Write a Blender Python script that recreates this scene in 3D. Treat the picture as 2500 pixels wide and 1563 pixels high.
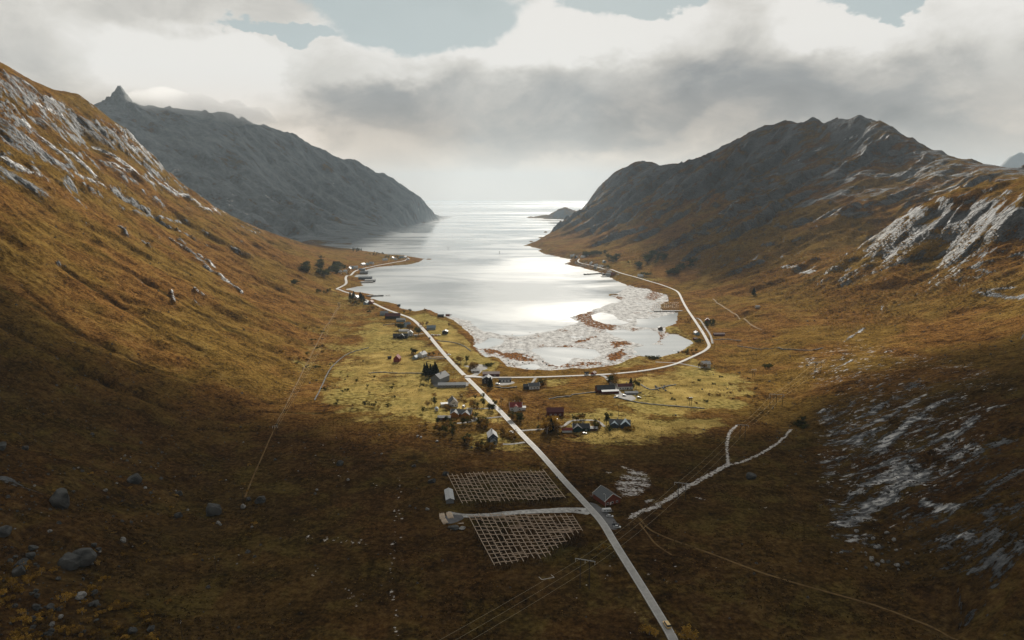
import bpy, math, random
import numpy as np
from mathutils import Vector, Matrix
random.seed(7); RS = np.random.RandomState(5)
scene = bpy.context.scene
for o in list(bpy.data.objects): bpy.data.objects.remove(o)
C = scene.collection
R = math.radians
# ------------------------------------------------------------------ camera
F = 1690.0; PITCH = R(10.28); CAMZ = 220.0
cd = bpy.data.cameras.new('camera'); cam = bpy.data.objects.new('camera', cd); C.objects.link(cam)
cam.location = (0, 0, CAMZ); cam.rotation_euler = (R(90) - PITCH, 0, 0)
cd.sensor_width = 36; cd.lens = 36 * F / 2500.0; cd.clip_start = 1; cd.clip_end = 100000
scene.camera = cam
cP, sP = math.cos(PITCH), math.sin(PITCH)
def ray(px, py):
    cx = (px - 1250) / F; cy = (781.5 - py) / F
    return cx, cP + cy * sP, -sP + cy * cP
def at_y(px, py, Y):
    a, b, c = ray(px, py); t = Y / b
    return (a * t, Y, CAMZ + c * t)
def at_z(px, py, z=0.0):
    a, b, c = ray(px, py); t = (z - CAMZ) / c
    return (a * t, b * t, z)
# ------------------------------------------------------------------ node helper
class NT:
    def __init__(s, tree): s.t = tree; s.n = tree.nodes; s.n.clear()
    def add(s, typ, ins=None, **props):
        nd = s.n.new(typ)
        for k, v in props.items(): setattr(nd, k, v)
        for k, v in (ins or {}).items():
            sock = nd.inputs[k]
            if isinstance(v, bpy.types.NodeSocket): s.t.links.new(v, sock)
            else: sock.default_value = v
        return nd
    def math(s, op, a, b=0.0, c=0.0, clamp=False):
        return s.add('ShaderNodeMath', {0: a, 1: b, 2: c}, operation=op, use_clamp=clamp).outputs[0]
    def vec(s, op, a, b=(0, 0, 0)):
        return s.add('ShaderNodeVectorMath', {0: a, 1: b}, operation=op).outputs[0]
    def noise(s, vec, scale, detail=4, rough=0.55, dist=0.0, out='Fac'):
        return s.add('ShaderNodeTexNoise', {'Vector': vec, 'Scale': scale, 'Detail': detail, 'Roughness': rough, 'Distortion': dist}).outputs[out]
    def mr(s, v, a, b, c=0.0, d=1.0, smooth=True):
        return s.add('ShaderNodeMapRange', {'Value': v, 'From Min': a, 'From Max': b, 'To Min': c, 'To Max': d}, interpolation_type='SMOOTHSTEP' if smooth else 'LINEAR').outputs[0]
    def mix(s, f, a, b):
        nd = s.n.new('ShaderNodeMix'); nd.data_type = 'RGBA'
        for idx, v in ((0, f), (6, a), (7, b)):
            sock = nd.inputs[idx]
            if isinstance(v, bpy.types.NodeSocket): s.t.links.new(v, sock)
            else: sock.default_value = v if idx == 0 else ((*v, 1) if len(v) == 3 else v)
        return nd.outputs[2]
    def fmix(s, f, a, b):
        nd = s.n.new('ShaderNodeMix'); nd.data_type = 'FLOAT'
        for idx, v in ((0, f), (2, a), (3, b)):
            sock = nd.inputs[idx]
            if isinstance(v, bpy.types.NodeSocket): s.t.links.new(v, sock)
            else: sock.default_value = v
        return nd.outputs[0]
    def ramp(s, f, stops):
        nd = s.add('ShaderNodeValToRGB', {0: f}); cr = nd.color_ramp
        while len(cr.elements) < len(stops): cr.elements.new(0.5)
        for e, (p, c) in zip(cr.elements, stops): e.position = p; e.color = (*c, 1)
        return nd.outputs[0]
# ------------------------------------------------------------------ light, sky
SUN_EL, SUN_AZ = R(26.0), R(6.0)            # azimuth measured from +Y towards +X
sl = bpy.data.lights.new('sun', 'SUN'); sun = bpy.data.objects.new('sun', sl); C.objects.link(sun)
sl.energy = 5.0; sl.angle = R(0.5); sl.color = (1.0, 0.93, 0.82)
sd_ = Vector((math.sin(SUN_AZ) * math.cos(SUN_EL), math.cos(SUN_AZ) * math.cos(SUN_EL), math.sin(SUN_EL)))
sun.rotation_euler = sd_.to_track_quat('Z', 'Y').to_euler(); sun.location = sd_ * 500
scene.view_settings.view_transform = 'Standard'; scene.view_settings.look = 'None'
scene.view_settings.gamma = 1; scene.view_settings.exposure = 0.55
SKYK = 0.75   # overall brightness of the cloud deck
w = bpy.data.worlds.new('World'); scene.world = w; w.use_nodes = True
nt = NT(w.node_tree)
sky = nt.add('ShaderNodeTexSky', sky_type='NISHITA'); sky.sun_disc = False
sky.sun_elevation = SUN_EL; sky.sun_rotation = SUN_AZ; sky.altitude = 200; sky.dust_density = 2.0
tc = nt.add('ShaderNodeTexCoord').outputs['Generated']
sp = nt.add('ShaderNodeSeparateXYZ', {0: tc})
az = nt.math('ARCTAN2', sp.outputs[0], sp.outputs[1])
el = nt.math('ARCSINE', sp.outputs[2])
p0 = nt.add('ShaderNodeCombineXYZ', {0: az, 1: el, 2: 0.0}).outputs[0]
# noise warp: puffy cloud edges
ps = nt.vec('MULTIPLY', p0, (1.0, 1.7, 1.0))
def warpn(scale, amp, detail, off):
    q = nt.add('ShaderNodeTexNoise', {'Vector': nt.vec('ADD', ps, (off, off * .7, 0)), 'Scale': scale, 'Detail': detail, 'Roughness': 0.58}).outputs['Color']
    return nt.vec('MULTIPLY', nt.vec('SUBTRACT', q, (0.5, 0.5, 0.5)), (amp, amp * .6, 0.0))
p = nt.vec('ADD', p0, nt.vec('ADD', nt.vec('ADD', warpn(4.0, 0.16, 2, 0), warpn(13.0, 0.13, 8, 3)), warpn(36.0, 0.035, 6, 7)))
def skyc(px, py):
    a, b, c = ray(px, py); l = math.sqrt(a * a + b * b + c * c)
    return math.atan2(a, b), math.asin(c / l)
def blob(px, py, rx, ry, rot=0.0, lo=0.0, hi=0.7):
    cx, cy = skyc(px, py)
    m = nt.add('ShaderNodeMapping', {'Vector': p, 'Location': (cx, cy, 0), 'Rotation': (0, 0, R(rot)), 'Scale': (rx / F, ry / F, 1)}, vector_type='TEXTURE')
    g = nt.add('ShaderNodeTexGradient', {0: m.outputs[0]}, gradient_type='SPHERICAL').outputs[1]
    return nt.mr(g, lo, hi)
# brightness field, 0 dark belly .. 1 sunlit white; entries: where, size, tilt, weight, edge hardness
v = nt.mr(el, 0.0, 0.12, 0.72, 0.62)
BL = [(-60, 60, 620, 330, 0, -.12, .7), (300, 200, 520, 200, -6, .10, .6), (470, 110, 560, 150, -4, .12, .5), (540, 215, 260, 110, -16, .30, .45), (360, 190, 260, 90, -10, .12, .6),
      (1000, 130, 520, 110, 6, .24, .5), (1330, 65, 360, 120, 5, .30, .5), (1760, 50, 560, 120, -4, .26, .5), (2250, 100, 420, 170, -14, .28, .5),
      (800, 235, 270, 115, -8, -.26, .6), (1080, 270, 420, 150, 0, -.16, .8), (1450, 250, 560, 190, 0, -.24, .8), (1960, 210, 380, 160, -4, -.30, .5),
      (1350, 345, 520, 60, 4, -.20, .6), (2440, 290, 420, 190, -6, -.36, .6), (2130, 270, 240, 110, -12, -.12, .6),
      (1360, 150, 330, 90, 8, .10, .6), (1560, 200, 150, 90, 0, .08, .6), (1250, 430, 620, 70, 0, .04, .7), (1640, 330, 260, 40, 14, .18, .6),
      (690, 345, 240, 50, -10, .12, .6), (960, 350, 300, 45, -4, .10, .6), (1980, 95, 150, 60, 0, .14, .5), (1200, 230, 180, 50, 20, .10, .6), (1780, 160, 160, 50, -10, .10, .6), (930, 200, 140, 40, 0, .10, .6)]
for (a_, b_, c_, d_, e_, wgt, hd) in BL:
    v = nt.math('MULTIPLY_ADD', blob(a_, b_, c_, d_, e_, 0, hd), wgt * (.78 if wgt < 0 else 1), v)
fine = nt.noise(ps, 8.0, 12, 0.64, 0.5)
v = nt.math('ADD', v, nt.math('MULTIPLY', nt.math('SUBTRACT', fine, 0.5), nt.mr(el, 0.0, .1, .16, .78)))
cloudcol = nt.ramp(v, [(0.02, (0.21, 0.22, 0.225)), (0.30, (0.32, 0.328, 0.326)), (0.52, (0.47, 0.458, 0.43)), (0.75, (0.64, 0.62, 0.575)), (1.0, (0.81, 0.79, 0.75))])
# away from the sun the deck is seen from its dull side
back = nt.math('ARCCOSINE', nt.add('ShaderNodeVectorMath', {0: tc, 1: sd_}, operation='DOT_PRODUCT').outputs['Value'])
dull = nt.mr(back, 0.75, 1.5, 1.0, 0.42)
hz_ = nt.mr(el, .0, .16, 1.0, 0.0)
cloudcol = nt.mix(hz_, cloudcol, nt.vec('MULTIPLY', cloudcol, (1.42, 1.20, 1.0)))
cloudcol = nt.vec('MULTIPLY', cloudcol, nt.add('ShaderNodeCombineXYZ', {0: dull, 1: dull, 2: dull}).outputs[0])
hole = nt.math('ADD', nt.math('ADD', blob(1010, 20, 330, 120, 4), blob(1540, -30, 200, 62, 0)), blob(660, 92, 150, 26, 0))
hole = nt.math('ADD', hole, blob(2240, -45, 200, 50, 0), clamp=True)
hole = nt.mr(hole, 0.12, 0.45, 0.0, 0.92)
skyb = nt.mix(0.96, nt.vec('MULTIPLY', sky.outputs[0], (0.05, 0.05, 0.05)), (0.44, 0.51, 0.52))
skycol = nt.mix(hole, cloudcol, skyb)
skycol = nt.vec('MULTIPLY', skycol, (SKYK * 10,) * 3)
below = nt.mr(el, -0.04, -0.015, 0.0, 1.0)
skycol = nt.mix(below, (1.2, 1.2, 1.15), skycol)
bg = nt.add('ShaderNodeBackground', {'Color': skycol, 'Strength': 0.1})
nt.add('ShaderNodeOutputWorld', {0: bg.outputs[0]})
scene.cycles.max_bounces = 6; scene.cycles.volume_bounces = 1; scene.cycles.transparent_max_bounces = 16
# ------------------------------------------------------------------ noise
def _hash(ix, iy, seed):
    h = (ix.astype(np.uint32) * np.uint32(374761393) + iy.astype(np.uint32) * np.uint32(668265263) + np.uint32(seed * 1274126177 & 0xffffffff))
    h = (h ^ (h >> np.uint32(13))) * np.uint32(1274126177)
    return h ^ (h >> np.uint32(16))
def perlin(x, y, seed=0):
    fx = np.floor(x); fy = np.floor(y); ix = fx.astype(np.int64).astype(np.int32).view(np.uint32) if False else fx.astype(np.int64); iy = fy.astype(np.int64)
    ix = (ix & 0xffffffff); iy = (iy & 0xffffffff)
    dx = (x - fx).astype(np.float32); dy = (y - fy).astype(np.float32)
    u = dx * dx * dx * (dx * (dx * 6 - 15) + 10); v = dy * dy * dy * (dy * (dy * 6 - 15) + 10)
    def g(ox, oy):
        h = _hash((ix + ox) & 0xffffffff, (iy + oy) & 0xffffffff, seed).astype(np.float32) * np.float32(2 * math.pi / 4294967296.0)
        return np.cos(h) * (dx - ox) + np.sin(h) * (dy - oy)
    a = g(0, 0); b = g(1, 0); c = g(0, 1); d = g(1, 1)
    return (a + (b - a) * u + (c - a) * v + (a - b - c + d) * u * v) * 1.4
def fbm(x, y, o=4, seed=0, gain=0.5):
    s = 0; a = 1.0; t = 0
    for i in range(o):
        s = s + perlin(x, y, seed + i * 17) * a; t += a; a *= gain; x = x * 2.03 + 11.3; y = y * 2.03 + 5.7
    return s / t
def ridged(x, y, o=4, seed=0, gain=0.5):
    s = 0; a = 1.0; t = 0
    for i in range(o):
        s = s + (1 - 2 * np.abs(perlin(x, y, seed + i * 17))) * a; t += a; a *= gain; x = x * 2.03 + 3.1; y = y * 2.03 + 9.2
    return s / t
def sstep(a, b, x):
    t = np.clip((x - a) / (b - a), 0, 1); return t * t * (3 - 2 * t)
# ------------------------------------------------------------------ coast
def floor_z(px, py): return 3.0
coast_px_left = [(800,595),(833,597),(856,597),(872,588),(895,580),(945,577),(986,571),(945,563),(953,559),(1002,553),(1038,545),(1073,539),(1112,529)]
sea_world = []
W0 = lambda l: [at_z(a, b, 0)[:2] for a, b in l]
left_back = [(1007,627),(980,623),(949,622),(924,617),(891,613),(856,607),(827,605),(800,601),(775,597)]
left_front = [(1186,872),(1171,855),(1156,845),(1168,830),(1153,813),(1136,798),(1118,784),(1104,778),(1082,771),(1070,768),(1055,759),(1039,755),(1014,760),(979,753),(971,743),(948,738),(931,735),(905,729),(912,720),(882,714),(865,712),(845,706),(862,702),(885,698),(883,691),(897,689),(912,685),(876,677),(856,675),(872,671),(899,670),(886,662),(899,657),(916,653),(934,651),(980,647),(998,646),(1023,640),(1036,632)]
right_far = [(1359,577),(1332,583),(1303,591),(1285,598),(1300,604),(1321,608),(1314,613),(1332,621),(1353,624),(1374,630),(1393,633),(1391,640),(1379,644),(1393,648),(1418,653),(1435,658),(1461,664),(1473,674),(1490,678),(1507,687),(1528,695),(1543,703),(1575,706),(1596,714),(1626,721),(1624,736),(1598,744),(1598,763),(1658,763),(1653,770),(1649,790),(1617,799),(1613,812),(1628,818),(1651,818),(1681,829),(1691,837),(1668,850),(1653,862),(1596,873),(1556,868),(1531,875),(1498,890),(1465,896),(1424,900),(1390,898),(1366,903),(1342,905),(1316,903),(1291,903),(1250,895),(1227,876),(1205,867)]
tipY = at_z(1112, 529, 0)
sea_poly = np.array(W0(right_far) + W0(left_front) + W0(left_back) + W0(coast_px_left) +
    [(tipY[0] - 250, tipY[1] + 260), (-1150, 7300), (-1900, 7900), (-3500, 8800), (-9000, 9500), (-40000, 9600), (-40000, 60000), (60000, 60000), (60000, 5400), (3000, 4900), (1300, 4700), (620, 4500), (300, 4080)])
flat_px = [(1528,695),(1502,710),(1480,722),(1500,735),(1480,739),(1456,748),(1410,763),(1370,775),(1393,786),(1338,804),(1300,810),(1262,818),(1225,812),(1190,803),(1165,783),(1120,773),(1090,768)] 
flat_poly = np.array(W0(flat_px) + W0([(1070,774),(1110,800),(1140,830),(1150,860),(1190,890),(1250,910),(1380,915),(1500,905),(1600,885),(1680,860),(1705,838),(1650,805),(1665,770),(1640,720),(1560,690)]))
pools_px = [[(1447,770),(1470,764),(1495,770),(1505,780),(1530,788),(1510,793),(1475,789),(1452,780)],
 [(1557,780),(1600,779),(1640,768),(1653,770),(1648,790),(1617,799),(1590,800),(1556,797),(1562,788)],
 [(1483,808),(1520,806),(1545,811),(1580,805),(1600,812),(1607,822),(1600,836),(1575,842),(1540,833),(1500,818)],
 [(1617,832),(1640,818),(1655,819),(1691,838),(1680,848),(1655,856),(1630,848)],
 [(1555,850),(1585,842),(1615,843),(1642,858),(1610,871),(1575,873),(1560,862)],
 [(1300,855),(1330,849),(1400,850),(1448,855),(1462,867),(1440,876),(1400,872),(1380,884),(1360,892),(1340,884),(1325,868)],
 [(1275,893),(1300,890),(1312,896),(1300,902),(1280,898)], [(1200,826),(1225,830),(1215,842),(1180,850),(1172,842)]]
pools = [np.array(W0(q)) for q in pools_px]
def inside(px, py, poly):
    r = np.zeros(px.shape, bool); n = len(poly)
    for i in range(n):
        x1, y1 = poly[i]; x2, y2 = poly[(i + 1) % n]
        if y1 == y2: continue
        c = ((y1 > py) != (y2 > py)) & (px < (x2 - x1) * (py - y1) / (y2 - y1) + x1)
        r ^= c
    return r
def pdist(px, py, poly, closed=True):
    d = np.full(px.shape, 1e9, np.float32); n = len(poly)
    for i in range(n if closed else n - 1):
        x1, y1 = poly[i]; x2, y2 = poly[(i + 1) % n]
        ex, ey = x2 - x1, y2 - y1; L = ex * ex + ey * ey + 1e-9
        t = np.clip(((px - x1) * ex + (py - y1) * ey) / L, 0, 1)
        d = np.minimum(d, (px - x1 - t * ex) ** 2 + (py - y1 - t * ey) ** 2)
    return np.sqrt(d)
# ------------------------------------------------------------------ terrain control points
CP = []
def cw(x, y, z): CP.append((x, y, z))
def c(px, py, Y): CP.append(at_y(px, py, Y))
def fz(Y): return float(np.interp(Y, [150, 300, 450, 650, 850, 1500, 3000], [18, 14, 11, 7, 3.5, 3, 3]))
def base_l(Y): return float(np.interp(Y, [150, 300, 470, 620, 870, 1450, 2180, 2900], [-110, -140, -240, -250, -265, -380, -480, -560]))
def base_r(Y): return float(np.interp(Y, [150, 300, 560, 700, 900, 1100, 1500, 1700], [190, 215, 250, 300, 330, 380, 400, 400]))
for Y in (150, 220, 300, 380, 460, 540, 620, 700, 790, 900, 1020, 1180, 1380, 1620):
    l, r = base_l(Y), base_r(Y)
    for k in range(9): cw(l + (r - l) * k / 8, Y, fz(Y))
for Y in (1900, 2300, 2700, 3100): cw(base_l(Y), Y, 3); cw(base_l(Y) + 80, Y, 2)
crestL = [(-330,-80,1150),(-150,40,1330),(0,150,1500),(35,172,1520),(60,187,1540),(105,207,1570),(150,222,1610),(190,228,1660),(225,256,1720),(262,292,1800),(300,345,1900),(335,378,1980),(365,412,2040),(420,455,2150),(500,512,2350),(570,548,2500),(640,577,2650),(700,599,2780),(775,615,2900)]
cl3 = [at_y(*q) for q in crestL]
for i, q in enumerate(cl3):
    CP.append(q)
    # falls away behind the crest
    u = q[0] / q[1]; Yb = q[1] * 1.22; zb = max(6, q[2] - 0.42 * (Yb - q[1])); cw(u * Yb, Yb, zb)
cy_ = [q[1] for q in cl3]
def crestx(Y): return float(np.interp(Y, cy_, [q[0] for q in cl3]))
def crestz(Y): return float(np.interp(Y, cy_, [q[2] for q in cl3]))
for Y in (200, 320, 450, 580, 720, 880, 1050, 1250, 1450, 1650, 1850, 2050, 2250, 2450, 2650):
    xb = base_l(Y); xc = crestx(Y); zc = crestz(Y) if Y >= 1150 else 560
    for s in (0.12, 0.28, 0.48, 0.72):
        x = xb + (xc - xb) * s
        cw(x, Y, fz(Y) + (zc - fz(Y)) * (0.42 * s + 0.58 * s * s))
    if Y < 1150: cw(-1150, Y, 600)
# right side
for q in [(2050,1250,430),(2200,1250,415),(2350,1250,380),(2500,1250,350),(2750,1250,320),
          (2000,1000,655),(2150,1000,605),(2300,1000,550),(2500,1000,490),(2750,1000,430),
          (2100,1100,530),(2250,1100,495),(2400,1100,450),(2500,1100,425),
          (2200,1400,350),(2350,1400,330),(2500,1400,300),(2750,1400,270),(2300,1563,287),(2500,1563,270),(2750,1563,250),
          (1950,900,810),(2100,900,755),(2300,900,680),(2500,900,600),(2750,900,520),
          (1950,830,930),(2100,830,900),(2300,830,815),(2500,830,735),(2750,830,650),
          (1850,760,1190),(2000,760,1140),(2150,760,1060),(2300,760,960),(2500,760,850),(2750,760,730),
          (1850,700,1450),(2000,700,1320),(2200,700,1140),(2350,700,1040),(2500,700,930),(2750,700,780),
          (1700,640,1900),(1850,640,1700),(2000,640,1500),(2150,640,1300),(2300,640,1180),(2500,640,1020),(2750,640,850),
          (1430,600,2600),(1450,580,2900),(1600,580,2350),(1750,580,2050),(1900,580,1850),(2050,580,1700),(2150,590,1400),(2300,570,1260),(2500,560,1090),(2750,560,900),
          (1500,520,3300),(1650,520,2650),(1800,520,2250),(1950,520,2000),(2100,510,1850),(2250,520,1370),(2400,510,1230),(2500,500,1130),
          (1490,460,3800),(1600,460,3250),(1750,460,2750),(1900,460,2400),(2050,460,2150),(2200,460,2000),
          (1600,410,3650),(1750,400,3050),(1900,400,2700),(2050,400,2480),(2200,400,2260),(2350,420,2000),(2450,420,1900),
          (1870,340,2900),(2000,340,2680),(2100,335,2520),(2200,350,2350)]:
    c(*q)
knoll = [(2150,575,1450),(2200,528,1440),(2250,500,1430),(2300,477,1410),(2350,457,1390),(2420,441,1340),(2500,430,1270),(2700,390,1150)]
for q in knoll:
    c(*q); a3 = at_y(*q); cw(a3[0] * 1.13, a3[1] * 1.13, a3[2] - 30 - 0.12 * 0.13 * a3[1])
crestR = [(1363,569,3900),(1378,559,3950),(1400,545,4000),(1415,532,4000),(1429,516,4000),(1442,497,4000),(1448,478,4000),(1466,456,4000),(1489,431,4000),(1510,416,4000),(1527,408,4000),(1549,410,3950),(1562,396,3900),(1570,390,3900),(1590,394,3850),(1625,403,3700),(1660,402,3600),(1700,399,3500),(1730,388,3400),(1760,370,3320),(1795,347,3220),(1830,325,3120),(1870,301,3030),(1920,290,2930),(1985,287,2830),(2050,284,2730),(2098,276,2640),(2125,292,2580),(2150,290,2520),(2180,307,2460),(2230,334,2380),(2300,364,2280),(2370,391,2180),(2430,404,2100),(2500,411,2000),(2700,420,1850)]
for q in crestR:
    c(*q); a3 = at_y(*q); cw(a3[0] * 1.14, a3[1] * 1.14, max(3, a3[2] - 0.55 * 0.14 * a3[1]))
    cw(a3[0] * 1.4, a3[1] * 1.4, max(3, 0.45 * a3[2] - 30))
# far left mountain
crestF = [(-300,330,3900),(0,300,3950),(120,290,4000),(215,268,4060),(240,258,4080),(262,248,4100),(275,246,4110),(318,250,4140),(338,255,4150),(360,258,4180),(385,266,4220),(420,262,4350),(480,268,4480),(540,276,4600),(590,290,4700),(603,304,4750),(640,302,4800),(700,322,4900),(750,345,5000),(800,372,5120),(850,391,5250),(865,392,5300),(885,402,5350),(935,421,5500),(960,436,5600),(985,462,5750),(1005,490,5900),(1022,507,6000),(1040,520,6150),(1062,525,6400),(1090,527,6600)]
for q in crestF:
    c(*q); a3 = at_y(*q); cw(a3[0] * 1.12, a3[1] * 1.12, max(5, a3[2] - 0.5 * 0.12 * a3[1])); cw(a3[0] * 1.5, a3[1] * 1.5, max(3, .35 * a3[2] - 40))
for q in [(330,400,3650),(450,400,3800),(560,400,4000),(680,400,4450),(780,420,4800),(880,440,5100),
          (500,480,3500),(600,480,3700),(700,480,4100),(800,490,4500),(900,500,4850),(980,510,5200),
          (620,550,3300),(720,550,3500),(820,550,3850),(900,545,4200),(980,540,4700),(760,585,3180),(850,578,3500),
          (440,310,4050),(540,350,4080),(590,400,4030),(620,450,3900),(250,330,3700),(100,400,3500),(-200,450,3300)]:
    c(*q)
for (x, y) in [(600,6000),(3000,7000),(-3000,9000),(-9000,10500),(9000,8000),(0,12500),(-5000,12500),(5000,12500),(-400,2600),(-300,1900),(0,1500),(0,2500),(-200,3500),(0,5000),(-9000,5000),(9000,4000)]:
    cw(x, y, 3 if abs(x) < 8000 else 60)
CP = np.array(CP)
# world -> warped coordinates
def warp(x, y): return x / y * 1.6, np.log(y)
cu, cv = warp(CP[:, 0], CP[:, 1])
# drop near duplicates
keep = []
for i in range(len(CP)):
    if all((cu[i] - cu[j]) ** 2 + (cv[i] - cv[j]) ** 2 > 0.012 ** 2 for j in keep): keep.append(i)
CP = CP[keep]; cu = cu[keep]; cv = cv[keep]; n = len(CP)
K = np.sqrt((cu[:, None] - cu[None]) ** 2 + (cv[:, None] - cv[None]) ** 2)
A = np.zeros((n + 3, n + 3)); A[:n, :n] = K - np.eye(n) * 0.002; A[:n, n] = 1; A[:n, n + 1] = cu; A[:n, n + 2] = cv; A[n:, :n] = A[:n, n:].T
sol = np.linalg.solve(A, np.concatenate([CP[:, 2], [0, 0, 0]]))
# ------------------------------------------------------------------ grid
NC, NR = 1500, 1250
U = np.linspace(-1.2, 1.2, NC).astype(np.float64)
YMIN, YMAX = 140.0, 12000.0
V = np.linspace(math.log(YMIN), math.log(YMAX), NR)
Yr = np.exp(V)
# coarse RBF then bilinear upsample
nc, nr = 500, 420
Uc = np.linspace(-1.2, 1.2, nc); Vc = np.linspace(V[0], V[-1], nr)
UU, VV = np.meshgrid(Uc, Vc); Zc = np.zeros(UU.shape)
for i in range(nr):
    d = np.sqrt((UU[i][:, None] * 1.6 - cu[None]) ** 2 + (VV[i][:, None] - cv[None]) ** 2)
    Zc[i] = d @ sol[:n] + sol[n] + sol[n + 1] * UU[i] * 1.6 + sol[n + 2] * VV[i]
def bil(Z, fi, fj):
    i = np.clip(np.floor(fi).astype(int), 0, Z.shape[0] - 2); j = np.clip(np.floor(fj).astype(int), 0, Z.shape[1] - 2)
    a = np.clip(fi - i, 0, 1); b = np.clip(fj - j, 0, 1)
    return Z[i, j] * (1 - a) * (1 - b) + Z[i + 1, j] * a * (1 - b) + Z[i, j + 1] * (1 - a) * b + Z[i + 1, j + 1] * a * b
FI, FJ = np.meshgrid(np.linspace(0, nr - 1, NR), np.linspace(0, nc - 1, NC), indexing='ij')
H = bil(Zc, FI, FJ).astype(np.float32)
X = (U[None] * Yr[:, None]).astype(np.float32); Y = np.repeat(Yr[:, None], NC, 1).astype(np.float32)
H0 = H.copy()
# steepness of the broad shape
cell = (X[:, 1] - X[:, 0])[:, None]
gx = np.gradient(H, axis=1) / cell; gv = np.gradient(H, axis=0) / (Yr[:, None] * (V[1] - V[0])); gyt = gv - gx * U[None]
steep = np.sqrt(gx ** 2 + gyt ** 2)
st = sstep(0.14, 0.5, steep)
far = np.clip(Y / 1500.0, 0.35, 2.2)
crest_d = np.full(X.shape, 1e4, np.float32)
for cl in (crestR, crestF, knoll, crestL):
    q = np.array([at_y(*a)[:2] for a in cl]); m = (Y > q[:, 1].min() * .8) & (Y < q[:, 1].max() * 1.2)
    sub2 = (slice(None, None, 4), slice(None, None, 4)); dd = pdist(X[sub2], Y[sub2], q, False)
    fi3, fj3 = np.meshgrid(np.minimum(np.arange(NR) / 4.0, dd.shape[0] - 1.001), np.minimum(np.arange(NC) / 4.0, dd.shape[1] - 1.001), indexing='ij')
    crest_d = np.minimum(crest_d, bil(dd, fi3, fj3) / (np.clip(Y / 2500, .6, 1.6)))
ck0 = np.where((X < -600) & (Y > 3400), .42, .14); ck = ck0 + (1 - ck0) * sstep(10, 190, crest_d)
# gullies and ribs running down the slopes (nearly across the valley)
wx = fbm(X / 300, Y / 300, 3, 3) * 60; wy = fbm(X / 260 + 9, Y / 260, 3, 4) * 70
lean = 0.35 * np.abs(X)
gul = ridged((X + wx) / 480, (Y + wy + lean * 0.55) / np.clip(Y * .055, 95, 240), 4, 11, 0.55)
gul2 = ridged((X + wx) / 170, (Y + wy * 0.6 + lean * 0.55) / 34, 3, 23, 0.55)
cr = fbm(X / 130, Y / 130, 5, 31)
rightside = (X > 0)
H += ck * st * (far ** 0.9) * (gul - 0.2) * np.where(X > 0, 12, 9) * np.where((X < 0) & (Y > 3000), .75, 1) + ck * st * (gul2 - 0.2) * 3.0 * np.sqrt(far) + st * cr * 5 * np.minimum(far, 1.3)
st2 = sstep(0.05, 0.25, steep)
H += fbm(X / 45, Y / 45, 4, 41) * (0.5 + 3.0 * st2)
# rounded rock steps (terraces) on steep right-hand ground and the knoll
rockn = fbm(X / 220 + 3, Y / 160, 4, 55)
terr = sstep(0.0, 0.25, rockn) * sstep(0.22, 0.5, steep)
H += terr * (5 + 3 * far) * sstep(0.3, 0.7, ridged((X + wx) / 230, (Y + wy + lean) / 120, 3, 61) * 0.5 + 0.5)
# the horn on the far mountain
pk = at_y(291, 205, 4120); dpk = np.hypot(X - pk[0], (Y - pk[1]) * .8)
H = np.maximum(H, pk[2] - 4 - 1.9 * np.abs(dpk - 6) * (1 + .45 * fbm(X / 55, Y / 55, 4, 77)) + 26 * fbm(X / 34, Y / 34, 4, 78) * sstep(2, 40, dpk))
# stepped crags: steep faces turned to the near end, gentle backs
def saw(t, k=.16):
    f = t - np.floor(t); return np.where(f < k, f / k, (1 - f) / (1 - k))
mtn = np.where(X > 0, sstep(900, 1500, Y), sstep(2600, 3400, Y) * .9 + .22) * sstep(.12, .38, steep)
ph = (Y + wy * 1.4 + np.where(X > 0, -.55, -.35) * np.abs(X) + 30 * fbm(X / 90, Y / 90, 3, 201)) / np.where(X > 0, 165, 190) 
amp = (0.35 + 0.9 * sstep(-.35, .35, fbm(X / 330, Y / 330, 3, 203)))
H += ck * mtn * amp * (saw(ph) * 22 + saw(ph * 2.7 + .3 * fbm(X / 60, Y / 60, 2, 205), .25) * 10 - 13) * np.clip(Y / 1800, .5, 1.9)
H += (.4 + .6 * ck) * st * fbm(X / 28, Y / 28, 4, 207) * 3.2 * np.clip(far, .6, 2)
# island and skerries
def mound(px, py, wpx, zt, ay=0.45, seed=1):
    cx, cy2, _ = at_z(px, py, 0); rx = wpx / F * cy2 / 2; ry = rx * ay if rx * ay > 60 else min(60, rx * 1.5)
    d = np.sqrt(((X - cx) / rx) ** 2 + ((Y - cy2) / ry) ** 2)
    m = d < 1.6
    nn = fbm(X[m] / (rx * .5), Y[m] / (rx * .5), 4, seed) * 0.35
    h = zt * (1 - d[m] ** 1.6 + nn * .8) * 1.0
    return m, h
mounds = [(1382,534,110,96,.6,5),(1340,532,90,30,.4,6),(1405,533,75,80,.5,8),(1318,532,60,14,.3,7),(1296,531,22,10,.3,9),(1332,567,10,6,.4,10),(1323,581,20,5,.3,12),(1297,590,11,4,.3,13),(1004,570,6,6,.5,14),(1286,600,16,2,.3,15),(1047,633,14,2,.3,16),(1503,721,34,2.2,.6,17)]
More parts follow.
